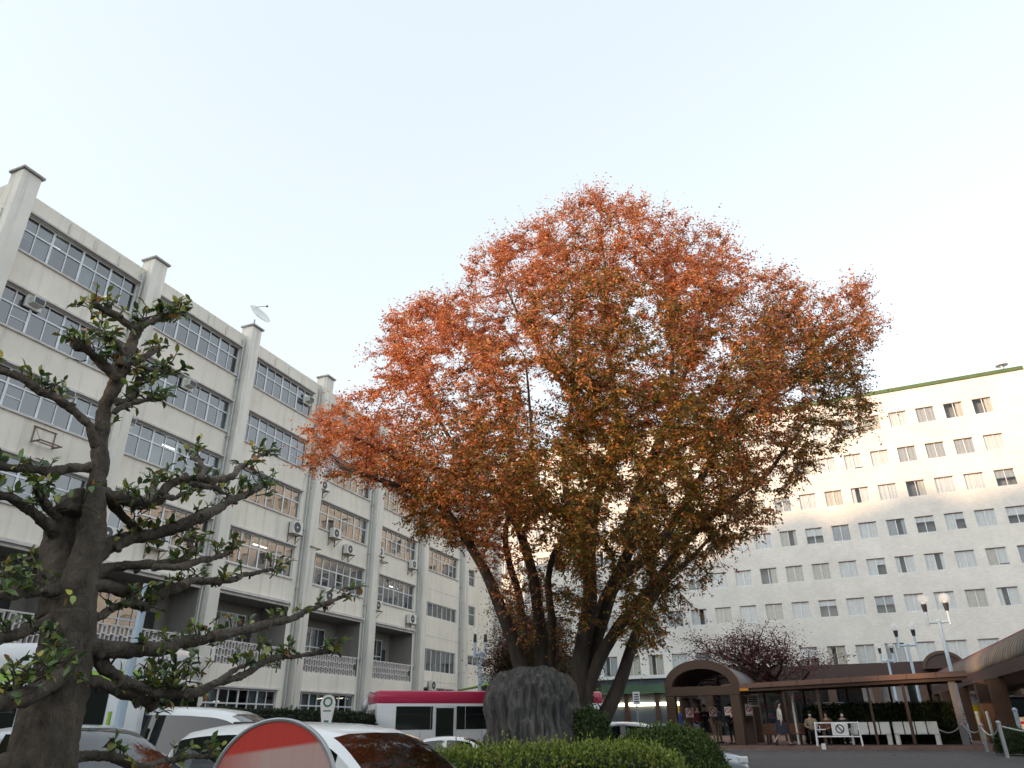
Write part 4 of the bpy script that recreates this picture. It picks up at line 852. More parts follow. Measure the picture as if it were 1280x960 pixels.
# ================================================================== bicycles parked beyond the gate
def bicycle():
    o = thing('bicycle', 'x', 'bicycle'); r = .32
    for x in (-.52, .52):
        q = MB(); q.tube([(x+r*math.cos(a), 0, .33+r*math.sin(a)) for a in np.linspace(0, 2*math.pi, 19)], .02, 5, caps=False); wl = q.build('wheel', X['tyre'], o)
        q = MB()
        for a in np.linspace(0, math.pi, 5)[:-1]: q.tube([(x-r*math.cos(a), 0, .33-r*math.sin(a)), (x+r*math.cos(a), 0, .33+r*math.sin(a))], .004, 3)
        q.build('spokes', X['steel'], wl)
    q = MB()
    for a, b in (((-.52, 0, .33), (-.08, 0, .3)), ((-.08, 0, .3), (-.2, 0, .8)), ((-.52, 0, .33), (-.18, 0, .72)), ((-.08, 0, .3), (.36, 0, .75)), ((.52, 0, .33), (.34, 0, .95))): q.tube([a, b], .018, 6)
    q.build('frame', X['pblue'], o)
    q = MB(); q.tube([(.22, -.27, 1.02), (.36, -.2, 1.0), (.33, 0, .95), (.36, .2, 1.0), (.22, .27, 1.02)], .014, 6); q.build('handlebar', X['steel'], o)
    q = MB(); q.bbox(-.32, -.08, -.07, .07, .82, .88, .025); q.build('saddle', X['trim'], o)
    q = MB(); q.bbox(.42, .74, -.17, .17, .72, .95, .01); q.build('basket', X['steel'], o)
    return o
b0 = bicycle(); spots = [(786, 912), (793, 910), (801, 912), (809, 909), (816, 911), (823, 909), (830, 911), (838, 909), (850, 911), (857, 909), (866, 911), (773, 910)]
wds = ['far left', 'second', 'third', 'fourth', 'fifth', 'sixth', 'seventh', 'eighth', 'ninth', 'tenth']
for i, (px, py) in enumerate(spots):
    b_ = b0 if i == 0 else copy_tree(b0); p = at(px, 905, 40+1.3*(i % 2)); b_.location = (p[0], p[1], GZ+.0); b_.rotation_euler = (R(4), 0, R(60+random.uniform(-14, 14))); b_['group'] = 'bicycles parked in a row left of and inside the gateway'
    b_['label'] = 'parked bicycle with a front basket, in the crowded row by the brown gateway'
o = thing('blue_cover', 'blue tarpaulin cover over a bicycle inside the gateway', 'cover', at(849, 905, 39)*np.array([1, 1, 0])+np.array([0, 0, GZ]), .3)
q = MB(); q.lathe([(.42, .35), (.5, .5), (.42, .9), (.3, 1.25), (.12, 1.45), (.01, 1.5)], 12); m_ = q.build('sheet', mat('blue_tarpaulin', (.03, .07, .28), .6, .3, 5), o, smooth=True)
for v in m_.data.vertices: v.co += Vector((noise.noise(v.co*4), noise.noise(v.co*4+Vector((9, 0, 0))), 0))*.09
b_ = at(776, 905, 38); o = thing('white_fence_gate', 'small white barred barrier left of the parked bicycles', 'barrier', (b_[0], b_[1], GZ)); q = MB(); q.box(-.5, .5, -.02, .02, 1.0, 1.06); q.box(-.5, .5, -.02, .02, .2, .25)
for k in range(6): q.box(-.5+.19*k, -.45+.19*k, -.018, .018, -.1, .999)
q.build('bars', X['white'], o)
b_ = at(797, 893, 36); o = thing('upright_board', 'white upright notice board above the parked bicycles', 'sign', (b_[0], b_[1], GZ)); hz = at(797, 881, 36)[2]; q = MB(); q.box(-.16, .16, -.02, .02, hz-.55, hz); bo_ = q.build('board', X['white'], o); q = MB(); q.cyl((0, .02, -.1), (0, .02, hz-.5), .03); q.build('post', X['steel'], o)
q = MB()
for k in range(4): q.box(-.1, .1, -.026, -.021, hz-.14-.1*k, hz-.09-.1*k)
q.build('text_lines', X['trim'], bo_)

# ================================================================== people
def skin_mesh(name, J, E, mt, parent, sub=1):
    me = bpy.data.meshes.new(name); me.from_pydata([j[:3] for j in J], E, []); o = bpy.data.objects.new(name, me); COL.objects.link(o); o.parent = parent; me.materials.append(mt)
    bm = bmesh.new(); bm.from_mesh(me); ly = bm.verts.layers.skin.verify(); bm.verts.ensure_lookup_table()
    for v, j in zip(bm.verts, J): v[ly].radius = (j[3], j[4] if len(j) > 4 else j[3]); v[ly].use_root = False
    bm.verts[0][ly].use_root = True; bm.to_mesh(me); bm.free()
    m = o.modifiers.new('skin', 'SKIN'); m.use_smooth_shade = True; m.use_x_symmetry = False; s = o.modifiers.new('sub', 'SUBSURF'); s.levels = sub; s.render_levels = sub; return o
def person(label, loc, rz, pose, cloth, legs, shoe=None, longhair=False, mask=False, skirt=False, sc=1., hold=None):
    o = thing('person', label, 'person', loc, rz, None); o.scale = (sc,)*3
    sit = pose == 'sit'; hz = .50 if sit else .92                     # facing -y
    J = [(0, 0, hz, .13, .10), (0, 0, hz+.18, .115, .09), (0, -.01, hz+.36, .145, .10), (0, 0, hz+.47, .11, .08), (0, -.01, hz+.54, .05), (0, -.02, hz+.60, .06, .065), (0, -.03, hz+.67, .078, .095), (0, -.02, hz+.75, .07, .085), (0, -.125, hz+.665, .012)]
    E = [(0, 1), (1, 2), (2, 3), (3, 4), (4, 5), (5, 6), (6, 7), (6, 8)]; arms = []; lg = []
    for s in (-1, 1):
        b = len(J)
        if sit: el, wr = (s*.25, -.06, hz+.2), (s*.10, -.28, hz+.14)
        elif pose == 'walk': el, wr = (s*.24, .05*s, hz+.2), (s*.22, -.14 if s > 0 else -.02, hz-.02)
        elif pose == 'hold': el, wr = (s*.22, -.04, hz+.2), (s*.08, -.26, hz+.3)
        else: el, wr = (s*.23, .02, hz+.2), (s*.24, -.03, hz-.04)
        J += [(s*.17, 0, hz+.445, .058), (*el, .043), (*wr, .03)]; E += [(3, b), (b, b+1), (b+1, b+2)]; arms.append(b)
        d = Vector(wr)-Vector(el); d.normalize(); side = Vector((s, 0, 0)); h0 = len(J); pc = Vector(wr)+d*.06; J.append((*pc, .03, .018)); E.append((b+2, h0))
        for k, (off, ln) in enumerate(((-.028, .075), (-.009, .085), (.01, .08), (.028, .065))):
            n_ = len(J); lat = d.cross(Vector((0, 1, 0.01))); lat = lat.normalized() if lat.length > .1 else Vector((1, 0, 0))
            p1 = pc+d*.03+lat*off; p2 = p1+d*ln*.6+Vector((0, .01, -.01)); J += [(*p1, .009), (*p2, .007)]; E += [(h0, n_), (n_, n_+1)]
        n_ = len(J); J += [(*(Vector(wr)+d*.03+Vector((-s*.03, -.02, 0))), .011), (*(Vector(wr)+d*.075+Vector((-s*.045, -.03, 0))), .008)]; E += [(b+2, n_), (n_, n_+1)]
    for s in (-1, 1):
        b = len(J)
        if sit: kn, an, to = (s*.11, -.43, hz+.02), (s*.11, -.42, .09), (s*.12, -.60, .04)
        elif pose == 'walk':
            kn, an, to = ((s*.09, -.2, .50), (s*.09, -.26, .09), (s*.09, -.42, .05)) if s > 0 else ((s*.09, .06, .48), (s*.09, .36, .14), (s*.09, .28, .03))
        else: kn, an, to = (s*.09, -.01, .49), (s*.10, .02, .08), (s*.11, -.13, .035)
        J += [(s*.085, 0, hz-.04, .085), (*kn, .055), (*an, .035), (*to, .03, .025)]; E += [(0, b), (b, b+1), (b+1, b+2), (b+2, b+3)]; lg.append(b)
    skin_mesh('body', J, E, X['skin'], o)
    tj = [tuple(list(J[i][:3])+[r*1.16+.012 for r in J[i][3:]]) for i in (0, 1, 2, 3)]; te = [(0, 1), (1, 2), (2, 3)]
    if not sit: tj[0] = (0, 0, hz-.04, .16, .125)
    for b in arms:
        n_ = len(tj); tj += [tuple(list(J[b+k][:3])+[J[b+k][3]+.018]) for k in range(3)]; te += [(3, n_), (n_, n_+1), (n_+1, n_+2)]
    skin_mesh('jacket', tj, te, cloth, o)
    if skirt:
        q = MB(); q.lathe([(.15, hz+.06), (.19, hz-.08), (.24, hz-.3), (.27, .46), (.24, .455), (.02, hz-.1)], 18); q.build('skirt', legs, o, smooth=True)
    tj = [(0, 0, hz+.02, .145, .115)]; te = []
    for b in lg:
        n_ = len(tj); tj += [tuple(list(J[b+k][:3])+[J[b+k][3]+.02]) for k in range(3)]; te += [(0, n_), (n_, n_+1), (n_+1, n_+2)]
    if not skirt: skin_mesh('trousers', tj, te, legs, o)
    for b in lg:
        a, t_ = J[b+2], J[b+3]; q = MB(); q.tube([(a[0], a[1]+.05, max(.035, a[2]-.05)), (a[0], a[1]-.02, max(.04, a[2]-.045)), (t_[0], t_[1], max(.035, t_[2])), (t_[0], t_[1]-.05, max(.03, t_[2]-.005))], [.038, .046, .042, .025], 10); q.build('shoe', shoe or X['trim'], o, smooth=True)
    q = MB(); q.ball((0, -.01, hz+.735), .108, 16, sc=(.9, 1.02, .82)); hr = (0, .03, hz+.66)
    q.ball((0, .045, hz+.67), .098, 14, sc=(.95, .8, 1))
    if longhair: q.tube([(0, .06, hz+.7), (0, .09, hz+.55), (0, .11, hz+.38)], [.09, .1, .05], 10)
    q.build('hair', X['hair'], o, smooth=True)
    for s in (-1, 1): q = MB(); q.ball((s*.032, -.107, hz+.70), .011, 8); q.build('eye', X['trim'], o)
    if mask: q = MB(); q.ball((0, -.10, hz+.635), .062, 12, sc=(1, .55, .8)); q.build('mask', X['white'], o, smooth=True)
    else: q = MB(); q.ball((0, -.105, hz+.622), .022, 8, sc=(1.1, .3, .35)); q.build('mouth', mat('lips', (.35, .12, .1), .5), o)
    if hold == 'bag': q = MB(); q.bbox(-.2, .2, -.36, -.24, hz-.02, hz+.2, .04); q.build('strap_bag', X['trim'], o)
    return o
cl = lambda n, c: mat(n, c, .85, .15, 8, .2)
beige, ivory, navy, black_, grey_, wine = cl('beige_coat', (.42, .34, .24)), cl('ivory_cardigan', (.62, .56, .48)), cl('navy_cloth', (.02, .022, .04)), cl('black_cloth', (.02, .02, .02)), cl('grey_coat', (.14, .13, .13)), cl('wine_cloth', (.16, .02, .03))
def pw(px, py): p = atz(px, py, PZ); return (p[0], p[1], PZ)
def pwy(px, off): t, z = fw(px, 900, off); p = ww(t, off, PZ); return (p[0], p[1], PZ)
person('woman in an ivory cardigan and dark skirt walking past the brown benches', pwy(975, -.75), R(75), 'walk', ivory, navy, longhair=True, skirt=True, sc=1.0)
person('masked person in a beige coat sitting on a brown bench', pwy(1013, .95), R(-22), 'sit', beige, black_, mask=True, sc=1.02)
person('masked person in dark clothes sitting behind the barricade', pwy(1053, .72), R(-15), 'sit', black_, black_, mask=True, longhair=True)
person('person in brown seated behind the third slim canopy post', pwy(1033, .95), R(-30), 'sit', cl('brown_coat', (.2, .09, .05)), black_)
person('person in a long navy coat standing inside the gateway', pwy(882, 3.2), R(-20), 'hold', navy, black_, mask=True, skirt=True)
person('person in a grey coat standing at the right inside the gateway', pwy(897, 3.9), R(20), 'stand', grey_, cl('tan_trousers', (.3, .24, .17)))
person('person in wine red at the back of the gateway', pwy(873, 4.6), R(10), 'stand', wine, black_)
person('person in black standing between the gateway and the first slim post', pwy(914, 2.6), R(-35), 'stand', black_, black_)
# ================================================================== foliage helpers
def unit(a): return a/np.maximum(np.linalg.norm(a, axis=-1, keepdims=True), 1e-9)
def leaf_object(name, P, D, Nn, L, Wd, C, mt, parent=None, oval=False, **kw):
    """P base points, D along, Nn normal, L length, Wd half width, C colours -> one mesh of leaf faces"""
    P, D, Nn = map(lambda a: np.asarray(a, float), (P, D, Nn)); D = unit(D); S = unit(np.cross(D, Nn)); U = unit(np.cross(S, D)); n = len(P); L = np.broadcast_to(L, n)[:, None]; Wd = np.broadcast_to(Wd, n)[:, None]
    if oval:      # six-point blade with a fold and a droop
        pts = [P, P+D*L*.3+S*Wd*.85+U*Wd*.35, P+D*L*.68+S*Wd*.9+U*Wd*.28-U*L*.05, P+D*L-U*L*.16, P+D*L*.68-S*Wd*.9+U*Wd*.28-U*L*.05, P+D*L*.3-S*Wd*.85+U*Wd*.35, P+D*L*.34, P+D*L*.68-U*L*.05]
        V = np.stack(pts, 1).reshape(-1, 3); k = 8; F = np.array([[0, 6, 1], [0, 5, 6], [1, 6, 7], [1, 7, 2], [5, 7, 6], [5, 4, 7], [2, 7, 3], [7, 4, 3]])
    else:
        pts = [P, P+D*L*.45+S*Wd+U*Wd*.25, P+D*L, P+D*L*.45-S*Wd+U*Wd*.25]; V = np.stack(pts, 1).reshape(-1, 3); k = 4; F = np.array([[0, 1, 2, 3]])
    fn, fk = F.shape; idx = (np.arange(n)[:, None, None]*k+F[None]).reshape(-1).astype(np.int32); nf = n*fn
    me = bpy.data.meshes.new(name); me.vertices.add(len(V)); me.vertices.foreach_set('co', V.astype(np.float32).ravel()); me.loops.add(len(idx)); me.loops.foreach_set('vertex_index', idx); me.polygons.add(nf)
    me.polygons.foreach_set('loop_start', np.arange(0, nf*fk, fk, dtype=np.int32)); me.update(calc_edges=True); me.materials.append(mt)
    ca = me.color_attributes.new('leafcol', 'FLOAT_COLOR', 'POINT'); cc = np.ones((n, k, 4), np.float32); cc[:, :, :3] = np.asarray(C)[:, None, :]; ca.data.foreach_set('color', cc.ravel())
    o = bpy.data.objects.new(name, me); COL.objects.link(o)
    if parent: o.parent = parent
    return setp(o, **kw)
def rdir(n): return unit(rng.normal(size=(n, 3)))
def pal(n, cols, wts, jit=.18):
    c = np.array(cols)[rng.choice(len(cols), n, p=np.array(wts)/sum(wts))]; return np.clip(c*rng.uniform(1-jit, 1+jit, (n, 1))*rng.uniform(1-jit*.4, 1+jit*.4, (n, 3)), 0, 1)
LEAF = leaf_mat('autumn_leaf', .45, .42); LEAFG = leaf_mat('glossy_leaf', .32, .18, .5); LEAFH = leaf_mat('hedge_leaf', .5, .25, .35)

# ================================================================== the big autumn tree
TB = np.array([1.3, 17.2, .3])
zk = thing('autumn_tree', 'big spreading multi-stemmed tree with orange and rust autumn leaves behind the rock', 'tree', TB)
limbs = [  # pixel polylines with depth, radius in m start/end
 ([(664, 872, 17.0), (645, 815, 16.9), (620, 745, 16.6), (596, 690, 16.3), (575, 660, 16.1), (548, 632, 15.8), (515, 612, 15.5), (470, 596, 15.1), (425, 583, 14.7)], .22, .05),
 ([(675, 872, 17.3), (676, 790, 17.3), (668, 735, 17.2), (655, 685, 17.0), (643, 650, 16.9), (622, 622, 16.7), (590, 596, 16.4), (560, 588, 16.2), (520, 580, 16.0), (470, 560, 15.6), (430, 545, 15.3)], .21, .04),
 ([(643, 650, 16.9), (640, 600, 17.2), (636, 550, 17.4), (628, 505, 17.5), (612, 465, 17.6), (590, 425, 17.5), (560, 405, 17.3)], .13, .03),
 ([(655, 800, 18.2), (648, 740, 18.5), (636, 705, 18.8), (633, 670, 19.0), (638, 640, 19.2), (655, 590, 19.6), (665, 540, 19.9), (660, 490, 20.2), (655, 440, 20.4)], .13, .03),
 ([(690, 850, 17.8), (690, 770, 18.2), (684, 715, 18.6), (700, 680, 18.8), (728, 655, 19.0), (740, 620, 19.3)], .14, .06),
 ([(720, 890, 17.0), (729, 805, 16.9), (738, 745, 16.8), (737, 690, 16.7), (744, 640, 16.6), (755, 600, 16.5), (767, 560, 16.4), (771, 515, 16.3), (765, 465, 16.4), (757, 415, 16.5), (758, 355, 16.8), (750, 300, 17.0)], .25, .03),
 ([(722, 890, 17.5), (742, 800, 17.7), (765, 735, 17.9), (786, 685, 18.0), (801, 620, 18.2), (816, 570, 18.3), (836, 520, 18.4), (852, 475, 18.5), (868, 420, 18.6), (880, 355, 18.8)], .24, .03),
 ([(724, 895, 17.0), (756, 808, 16.9), (800, 755, 16.3), (832, 712, 16.0), (870, 668, 15.6), (907, 630, 15.3), (950, 598, 15.4), (985, 560, 16.0), (1010, 520, 16.6)], .20, .03),
 ([(748, 910, 17.3), (777, 850, 17.3), (798, 790, 17.4), (815, 757, 17.5), (842, 718, 17.6), (878, 684, 17.7), (905, 655, 17.8)], .22, .03),
 ([(738, 820, 17.3), (772, 730, 17.3), (822, 685, 17.4), (852, 640, 17.4), (880, 590, 17.5), (905, 540, 17.6), (932, 490, 17.7), (962, 440, 17.8), (990, 385, 17.9)], .20, .03),
 ([(765, 560, 16.4), (732, 512, 15.7), (702, 480, 15.2), (672, 432, 14.8), (645, 385, 14.6), (622, 340, 14.6)], .10, .025),
 ([(786, 660, 18.0), (800, 600, 18.8), (850, 560, 19.6), (910, 528, 20.3), (970, 498, 21.0), (1030, 460, 21.5)], .12, .025),
 ([(735, 700, 16.8), (715, 640, 17.8), (705, 580, 18.8), (712, 520, 19.8), (720, 440, 20.5), (715, 360, 20.8), (705, 300, 20.8)], .13, .025),
 ([(801, 620, 18.2), (830, 540, 17.0), (840, 470, 16.0), (835, 400, 15.5), (830, 330, 15.6)], .11, .025),
 ([(905, 540, 17.6), (950, 500, 16.6), (1000, 470, 16.0), (1050, 430, 15.8), (1090, 405, 15.8)], .09, .02),
 ([(590, 596, 16.4), (560, 540, 16.8), (530, 490, 17.0), (505, 450, 17.2)], .09, .02),
]
NP_, PAR, RAD = [], [], []
def addnode(p, par, r): NP_.append(np.array(p, float)); PAR.append(par); RAD.append(r); return len(NP_)-1
for pts, r0, r1 in limbs:
    w_ = cr([np.array(at(p[0], p[1], 17.2+(p[2]-17.2)*(.55 if p[1] < 720 else 1))) for p in pts], 5); P_ = [w_[0]]
    for q in w_[1:]:
        while np.linalg.norm(q-P_[-1]) > .32: P_.append(P_[-1]+(q-P_[-1])/np.linalg.norm(q-P_[-1])*.3)
    par = -1
    if NP_:
        d = np.linalg.norm(np.array(NP_)-P_[0], axis=1); j = int(d.argmin()); par = j if d[j] < .5 and len(NP_) > 10 and pts[0][1] < 845 else -1
    wob = rng.normal(size=3)*3
    for i, q in enumerate(P_):
        f_ = i/max(1, len(P_)-1); jit = np.array(noise.noise_vector(Vector(q*.7+wob)))*.10*min(1, i/4)
        par = addnode(q+jit, par, .86*(r0+(r1-r0)*f_**.8))
nlimb = len(NP_)
poly = np.array([(382, 592), (386, 545), (404, 508), (436, 494), (470, 494), (466, 444), (488, 402), (530, 380), (575, 350), (600, 312), (650, 295), (690, 265), (715, 246), (760, 240), (810, 250), (832, 275), (890, 280), (925, 305), (937, 340), (985, 343), (1015, 372), (1050, 366), (1092, 343), (1082, 385), (1108, 405), (1095, 435), (1078, 475), (1088, 522), (1060, 550), (1020, 568), (992, 600), (985, 632), (950, 662), (915, 690), (905, 718), (862, 748), (838, 790), (800, 828), (752, 790), (700, 810), (655, 800), (628, 735), (608, 690), (560, 682), (520, 660), (498, 622), (460, 603), (420, 592)], float)
def inpoly(x, y):
    c = np.zeros(len(x), bool); j = len(poly)-1
    for i in range(len(poly)):
        xi, yi = poly[i]; xj, yj = poly[j]; m_ = ((yi > y) != (yj > y)) & (x < (xj-xi)*(y-yi)/(yj-yi+1e-9)+xi); c ^= m_; j = i
    return c
def edged(x, y):
    d = np.full(len(x), 1e9)
    for i in range(len(poly)):
        a, b = poly[i], poly[(i+1) % len(poly)]; ab = b-a; t = np.clip(((x-a[0])*ab[0]+(y-a[1])*ab[1])/(ab@ab), 0, 1); d = np.minimum(d, np.hypot(x-a[0]-t*ab[0], y-a[1]-t*ab[1]))
    return d
HOLES = [(690, 500, 30, 38, .85), (665, 680, 36, 30, .9), (632, 680, 18, 45, .9), (640, 470, 22, 22, .6), (700, 590, 26, 40, .55), (860, 470, 24, 24, .6), (900, 440, 18, 20, .5), (790, 690, 14, 40, .4), (660, 740, 50, 45, .35), (745, 720, 60, 50, .45), (930, 400, 22, 14, .5), (560, 450, 24, 16, .4), (870, 600, 50, 16, .35), (520, 470, 18, 18, .3)]
A_ = []
while len(A_) < 5200:
    x = rng.uniform(380, 1110, 2000); y = rng.uniform(238, 830, 2000); ok = inpoly(x, y); x, y = x[ok], y[ok]; e = edged(x, y)
    keep = np.ones(len(x), bool)
    for hx, hy, a, b, pr in HOLES: keep &= ~((((x-hx)/a)**2+((y-hy)/b)**2 < 1) & (rng.random(len(x)) < pr))
    keep &= ~((y > 700) & (x < 780) & (rng.random(len(x)) < .35))
    x, y, e = x[keep], y[keep], e[keep]; dep = np.minimum(5.2, .9+e*.036); u = rng.uniform(-1, 1, len(x)); u = np.sign(u)*np.abs(u)**.7; Y = 17.2+u*dep
    for i in range(len(x)): A_.append(at(x[i], y[i], Y[i]))
A_ = np.array(A_[:5200]); alive = np.ones(len(A_), bool); STEP = .30
for it in range(75):
    kd = kdtree.KDTree(len(NP_)); [kd.insert(Vector(p), i) for i, p in enumerate(NP_)]; kd.balance(); acc = {}
    for i in np.nonzero(alive)[0]:
        _, j, d = kd.find(Vector(A_[i]))
        if d < .42: alive[i] = False
        elif d < 4.5: acc.setdefault(j, []).append(unit(A_[i]-NP_[j]))
    if not acc: break
    for j, ds in acc.items():
        v = np.sum(ds, 0)+rng.normal(size=3)*.12
        if PAR[j] >= 0: v = unit(v)+.45*unit(NP_[j]-NP_[PAR[j]])
        q = NP_[j]+unit(v)*STEP; 
        if kd.find(Vector(q))[2] > .1: addnode(q, j, 0.)
n_ = len(NP_); kids = [[] for _ in range(n_)]
for i, p in enumerate(PAR):
    if p >= 0: kids[p].append(i)
acc = np.zeros(n_)
for i in range(n_-1, -1, -1):
    own = sum(acc[k]**2.2 for k in kids[i])**(1/2.2) if kids[i] else .0065
    acc[i] = max(own, .0065) if i >= nlimb else max(own*.75, RAD[i])
NPA = np.array(NP_)
tb = MB(); done_ = set()
def follow(i):
    ch = [i]
    while kids[ch[-1]]:
        c = max(kids[ch[-1]], key=lambda k: (k < nlimb and ch[-1] < nlimb, acc[k])); ch.append(c)
    return ch
starts = [i for i in range(n_) if PAR[i] < 0]; 
while starts:
    s = starts.pop(); ch = follow(s); pre = [PAR[s]] if PAR[s] >= 0 else []
    full = pre+ch; pts = [NPA[i]-TB for i in full]; rad = [min(acc[i], acc[ch[0]]) for i in full]
    if len(full) > 1: tb.tube(pts, rad, 9 if rad[0] > .08 else (5 if rad[0] > .025 else 3))
    for i in ch:
        for k in kids[i]:
            if k not in ch: starts.append(k)
bark = bark_mat('grey_brown_bark', (.026, .02, .016), (.075, .058, .045), 5., .5)
tr_o = tb.build('trunk', bark, zk, smooth=True, fixn=False)
tw = np.array([i for i in range(n_) if (acc[i] < .03 and i >= nlimb) or (i < nlimb and acc[i] < .085 and NPA[i][2] > 5.5)]); tpos = NPA[tw]; tdir = unit(NPA[tw]-NPA[[max(PAR[i], 0) for i in tw]])
# sprays of short twigs, each carrying a flat row of leaves
rep = 13; sp = np.repeat(tpos, rep, 0); sd = unit(np.repeat(tdir, rep, 0)*.7+rdir(len(sp))*np.array([1, 1, .6])); slen = rng.uniform(.22, .55, len(sp))
ctr = at(745, 520, 17.2); out_ = unit(sp-ctr); sd = unit(sd+.35*out_)
clump = np.array([noise.noise(Vector(p*.55)) for p in sp]); keep = rng.random(len(sp)) < np.clip(.68+1.6*clump, .04, 1.); sp, sd, slen = sp[keep], sd[keep], slen[keep]
ed_ = rng.random(len(sp)) < np.clip((np.linalg.norm((sp-ctr)*np.array([.8, 1, 1.1]), axis=1)-4.6)*.25, 0, .45)
slen = np.where(ed_, slen*1.6, slen)
ctr_ = ctr; tm = MB(); tv = np.empty((len(sp), 3, 3)); 
V = []; F = []
sw_ = unit(np.cross(sd, rdir(len(sp))))*.0055
Vt = np.stack([sp-sw_-TB, sp+sw_-TB, sp+sd*slen[:, None]-TB], 1).reshape(-1, 3)
tm.add(Vt, [(3*i, 3*i+1, 3*i+2) for i in range(len(sp))]); tm.build('twigs', bark, zk, fixn=False, kind='stuff')
NL = 13; f_ = np.tile(np.linspace(.12, 1., NL), len(sp)); bp = np.repeat(sp, NL, 0)+np.repeat(sd*slen[:, None], NL, 0)*f_[:, None]; bd = np.repeat(sd, NL, 0)
pl_ = np.repeat(unit(np.cross(sd, unit(rdir(len(sp))*.6+np.array([0, 0, 1.])))), NL, 0)*np.tile(np.where(np.arange(NL) % 2, 1, -1), len(sp))[:, None]
keep = rng.random(len(bp)) < np.where(np.repeat(ed_, NL), .5, .80); bp, bd, pl_ = bp[keep], bd[keep], pl_[keep]; m_ = len(bp)
ld = unit(bd*.55+pl_+rdir(m_)*.35+np.array([0, 0, -.45])); ln = unit(rdir(m_)*.9+np.array([0, 0, 1.0])); Ls = rng.uniform(.048, .105, m_)
bp = bp+rdir(m_)*.02
zr = (bp[:, 2]-6)/9; g_ = np.array([noise.noise(Vector(p*.28+np.array([5, 1, 2]))) for p in bp]); warm = np.clip(.20+1.25*zr+1.0*g_-.05*(bp[:, 0]-1), 0, 1)[:, None]
ca_ = pal(m_, [(.66, .245, .10), (.60, .185, .08), (.72, .33, .11), (.45, .14, .085), (.64, .31, .18)], [4, 3, 2.4, 1.8, 1.6]); cb_ = pal(m_, [(.13, .135, .03), (.20, .14, .03), (.44, .20, .03), (.11, .065, .025)], [3.4, 3, 2.2, 1.2])
pick = rng.random((m_, 1)) < (.12+.88*warm); colr = np.where(pick, ca_, cb_)
leaf_object('foliage', bp-TB, ld, ln, Ls, Ls*.26, colr, LEAF, zk)
open('/tmp/log.txt','w').write(f'{n_} nodes {len(sp)} sprays {m_} leaves')

# ================================================================== simple grown trees
def grow_tree(o, base, h, spread, r0, seed, levels=4, nstem=3, up=.6):
    r_ = np.random.default_rng(seed); segs = []; tips = []
    def br(p, d, L, r, lv):
        n = 5; pts = [p]
        for i in range(n): d = unit(d+r_.normal(size=3)*.16+np.array([0, 0, .05])); pts.append(pts[-1]+d*L/n)
        segs.append((pts, np.linspace(r, r*.55, n+1))); 
        if lv >= levels: tips.extend(pts[1:]); return
        if lv >= levels-1: tips.extend(pts[2:])
        for k in range(3 if lv else nstem):
            q = pts[int(r_.integers(2, n+1))] if lv else pts[-1]; nd = unit(d+r_.normal(size=3)*np.array([1, 1, .5])*spread+np.array([0, 0, up*.2])); br(q, nd, L*r_.uniform(.6, .85), r*.55, lv+1)
    br(np.zeros(3), np.array([0, 0, 1.]), h*.3, r0, 0); mbt = MB()
    for pts, rad in segs: mbt.tube(pts, rad, 7 if rad[0] > .06 else 4)
    return mbt, np.array(tips)
def small_tree(label, loc, h, spread, seed, cols, wts, per, leafL, lev=4, up=.6, flat=.3, nstem=3, name='tree', zmin=None, wide=1.):
    o = thing(name, label, 'tree', loc); mbt, tips = grow_tree(o, loc, h, spread, h*.025, seed, lev, nstem, up); tips = tips*np.array([wide, wide, 1]); mbt.v = [(v[0]*wide, v[1]*wide, v[2]) for v in mbt.v]; mbt.build('trunk', bark, o, smooth=True, fixn=False)
    P = np.repeat(tips, per, 0); n = len(P); P = P+rng.normal(size=(n, 3))*np.array([.28, .28, .28*flat])*h/5
    if zmin: P = P[P[:, 2] > zmin]; n = len(P)
    leaf_object('foliage', P, rdir(n)*np.array([1, 1, .5]), unit(rdir(n)*.7+np.array([0, 0, 1])), rng.uniform(.7, 1.2, n)*leafL, rng.uniform(.25, .35, n)*leafL, pal(n, cols, wts), LEAF, o); return o
b_ = atz(980, 912, GZ); p = at(988, 900, 43)
small_tree('small maple with dark red leaves in flat layers behind the flat canopy', (p[0], p[1], GZ), 8.3, .95, 5, [(.12, .018, .025), (.08, .016, .02), (.16, .03, .03), (.07, .03, .025)], [3, 3, 1.5, 2], 4, .12, lev=5, up=.1, flat=.22, nstem=5, name='maple_tree', wide=1.9)
# dark evergreens and a rust coloured tree between the two buildings
for px, Y, h, sd_, lb, c_ in ((667, 34, 8.0, 3, 'dark rust coloured tree filling the gap beside the office block corner', [(.10, .03, .018), (.05, .035, .015), (.14, .05, .025)]), (684, 30, 5.6, 8, 'dark green bushy tree behind the stems of the big autumn tree', [(.022, .032, .012), (.04, .04, .016), (.07, .035, .018)]), (700, 36, 6.4, 9, 'dark brownish tree low behind the big autumn tree, right of the evergreen', [(.06, .03, .018), (.035, .04, .015)])):
    p = at(px, 900, Y); small_tree(lb, (p[0], p[1], 0), h, .75, sd_, c_, [1]*len(c_), 55, .10, lev=4, up=.5, flat=1., nstem=4, name='bushy_tree')

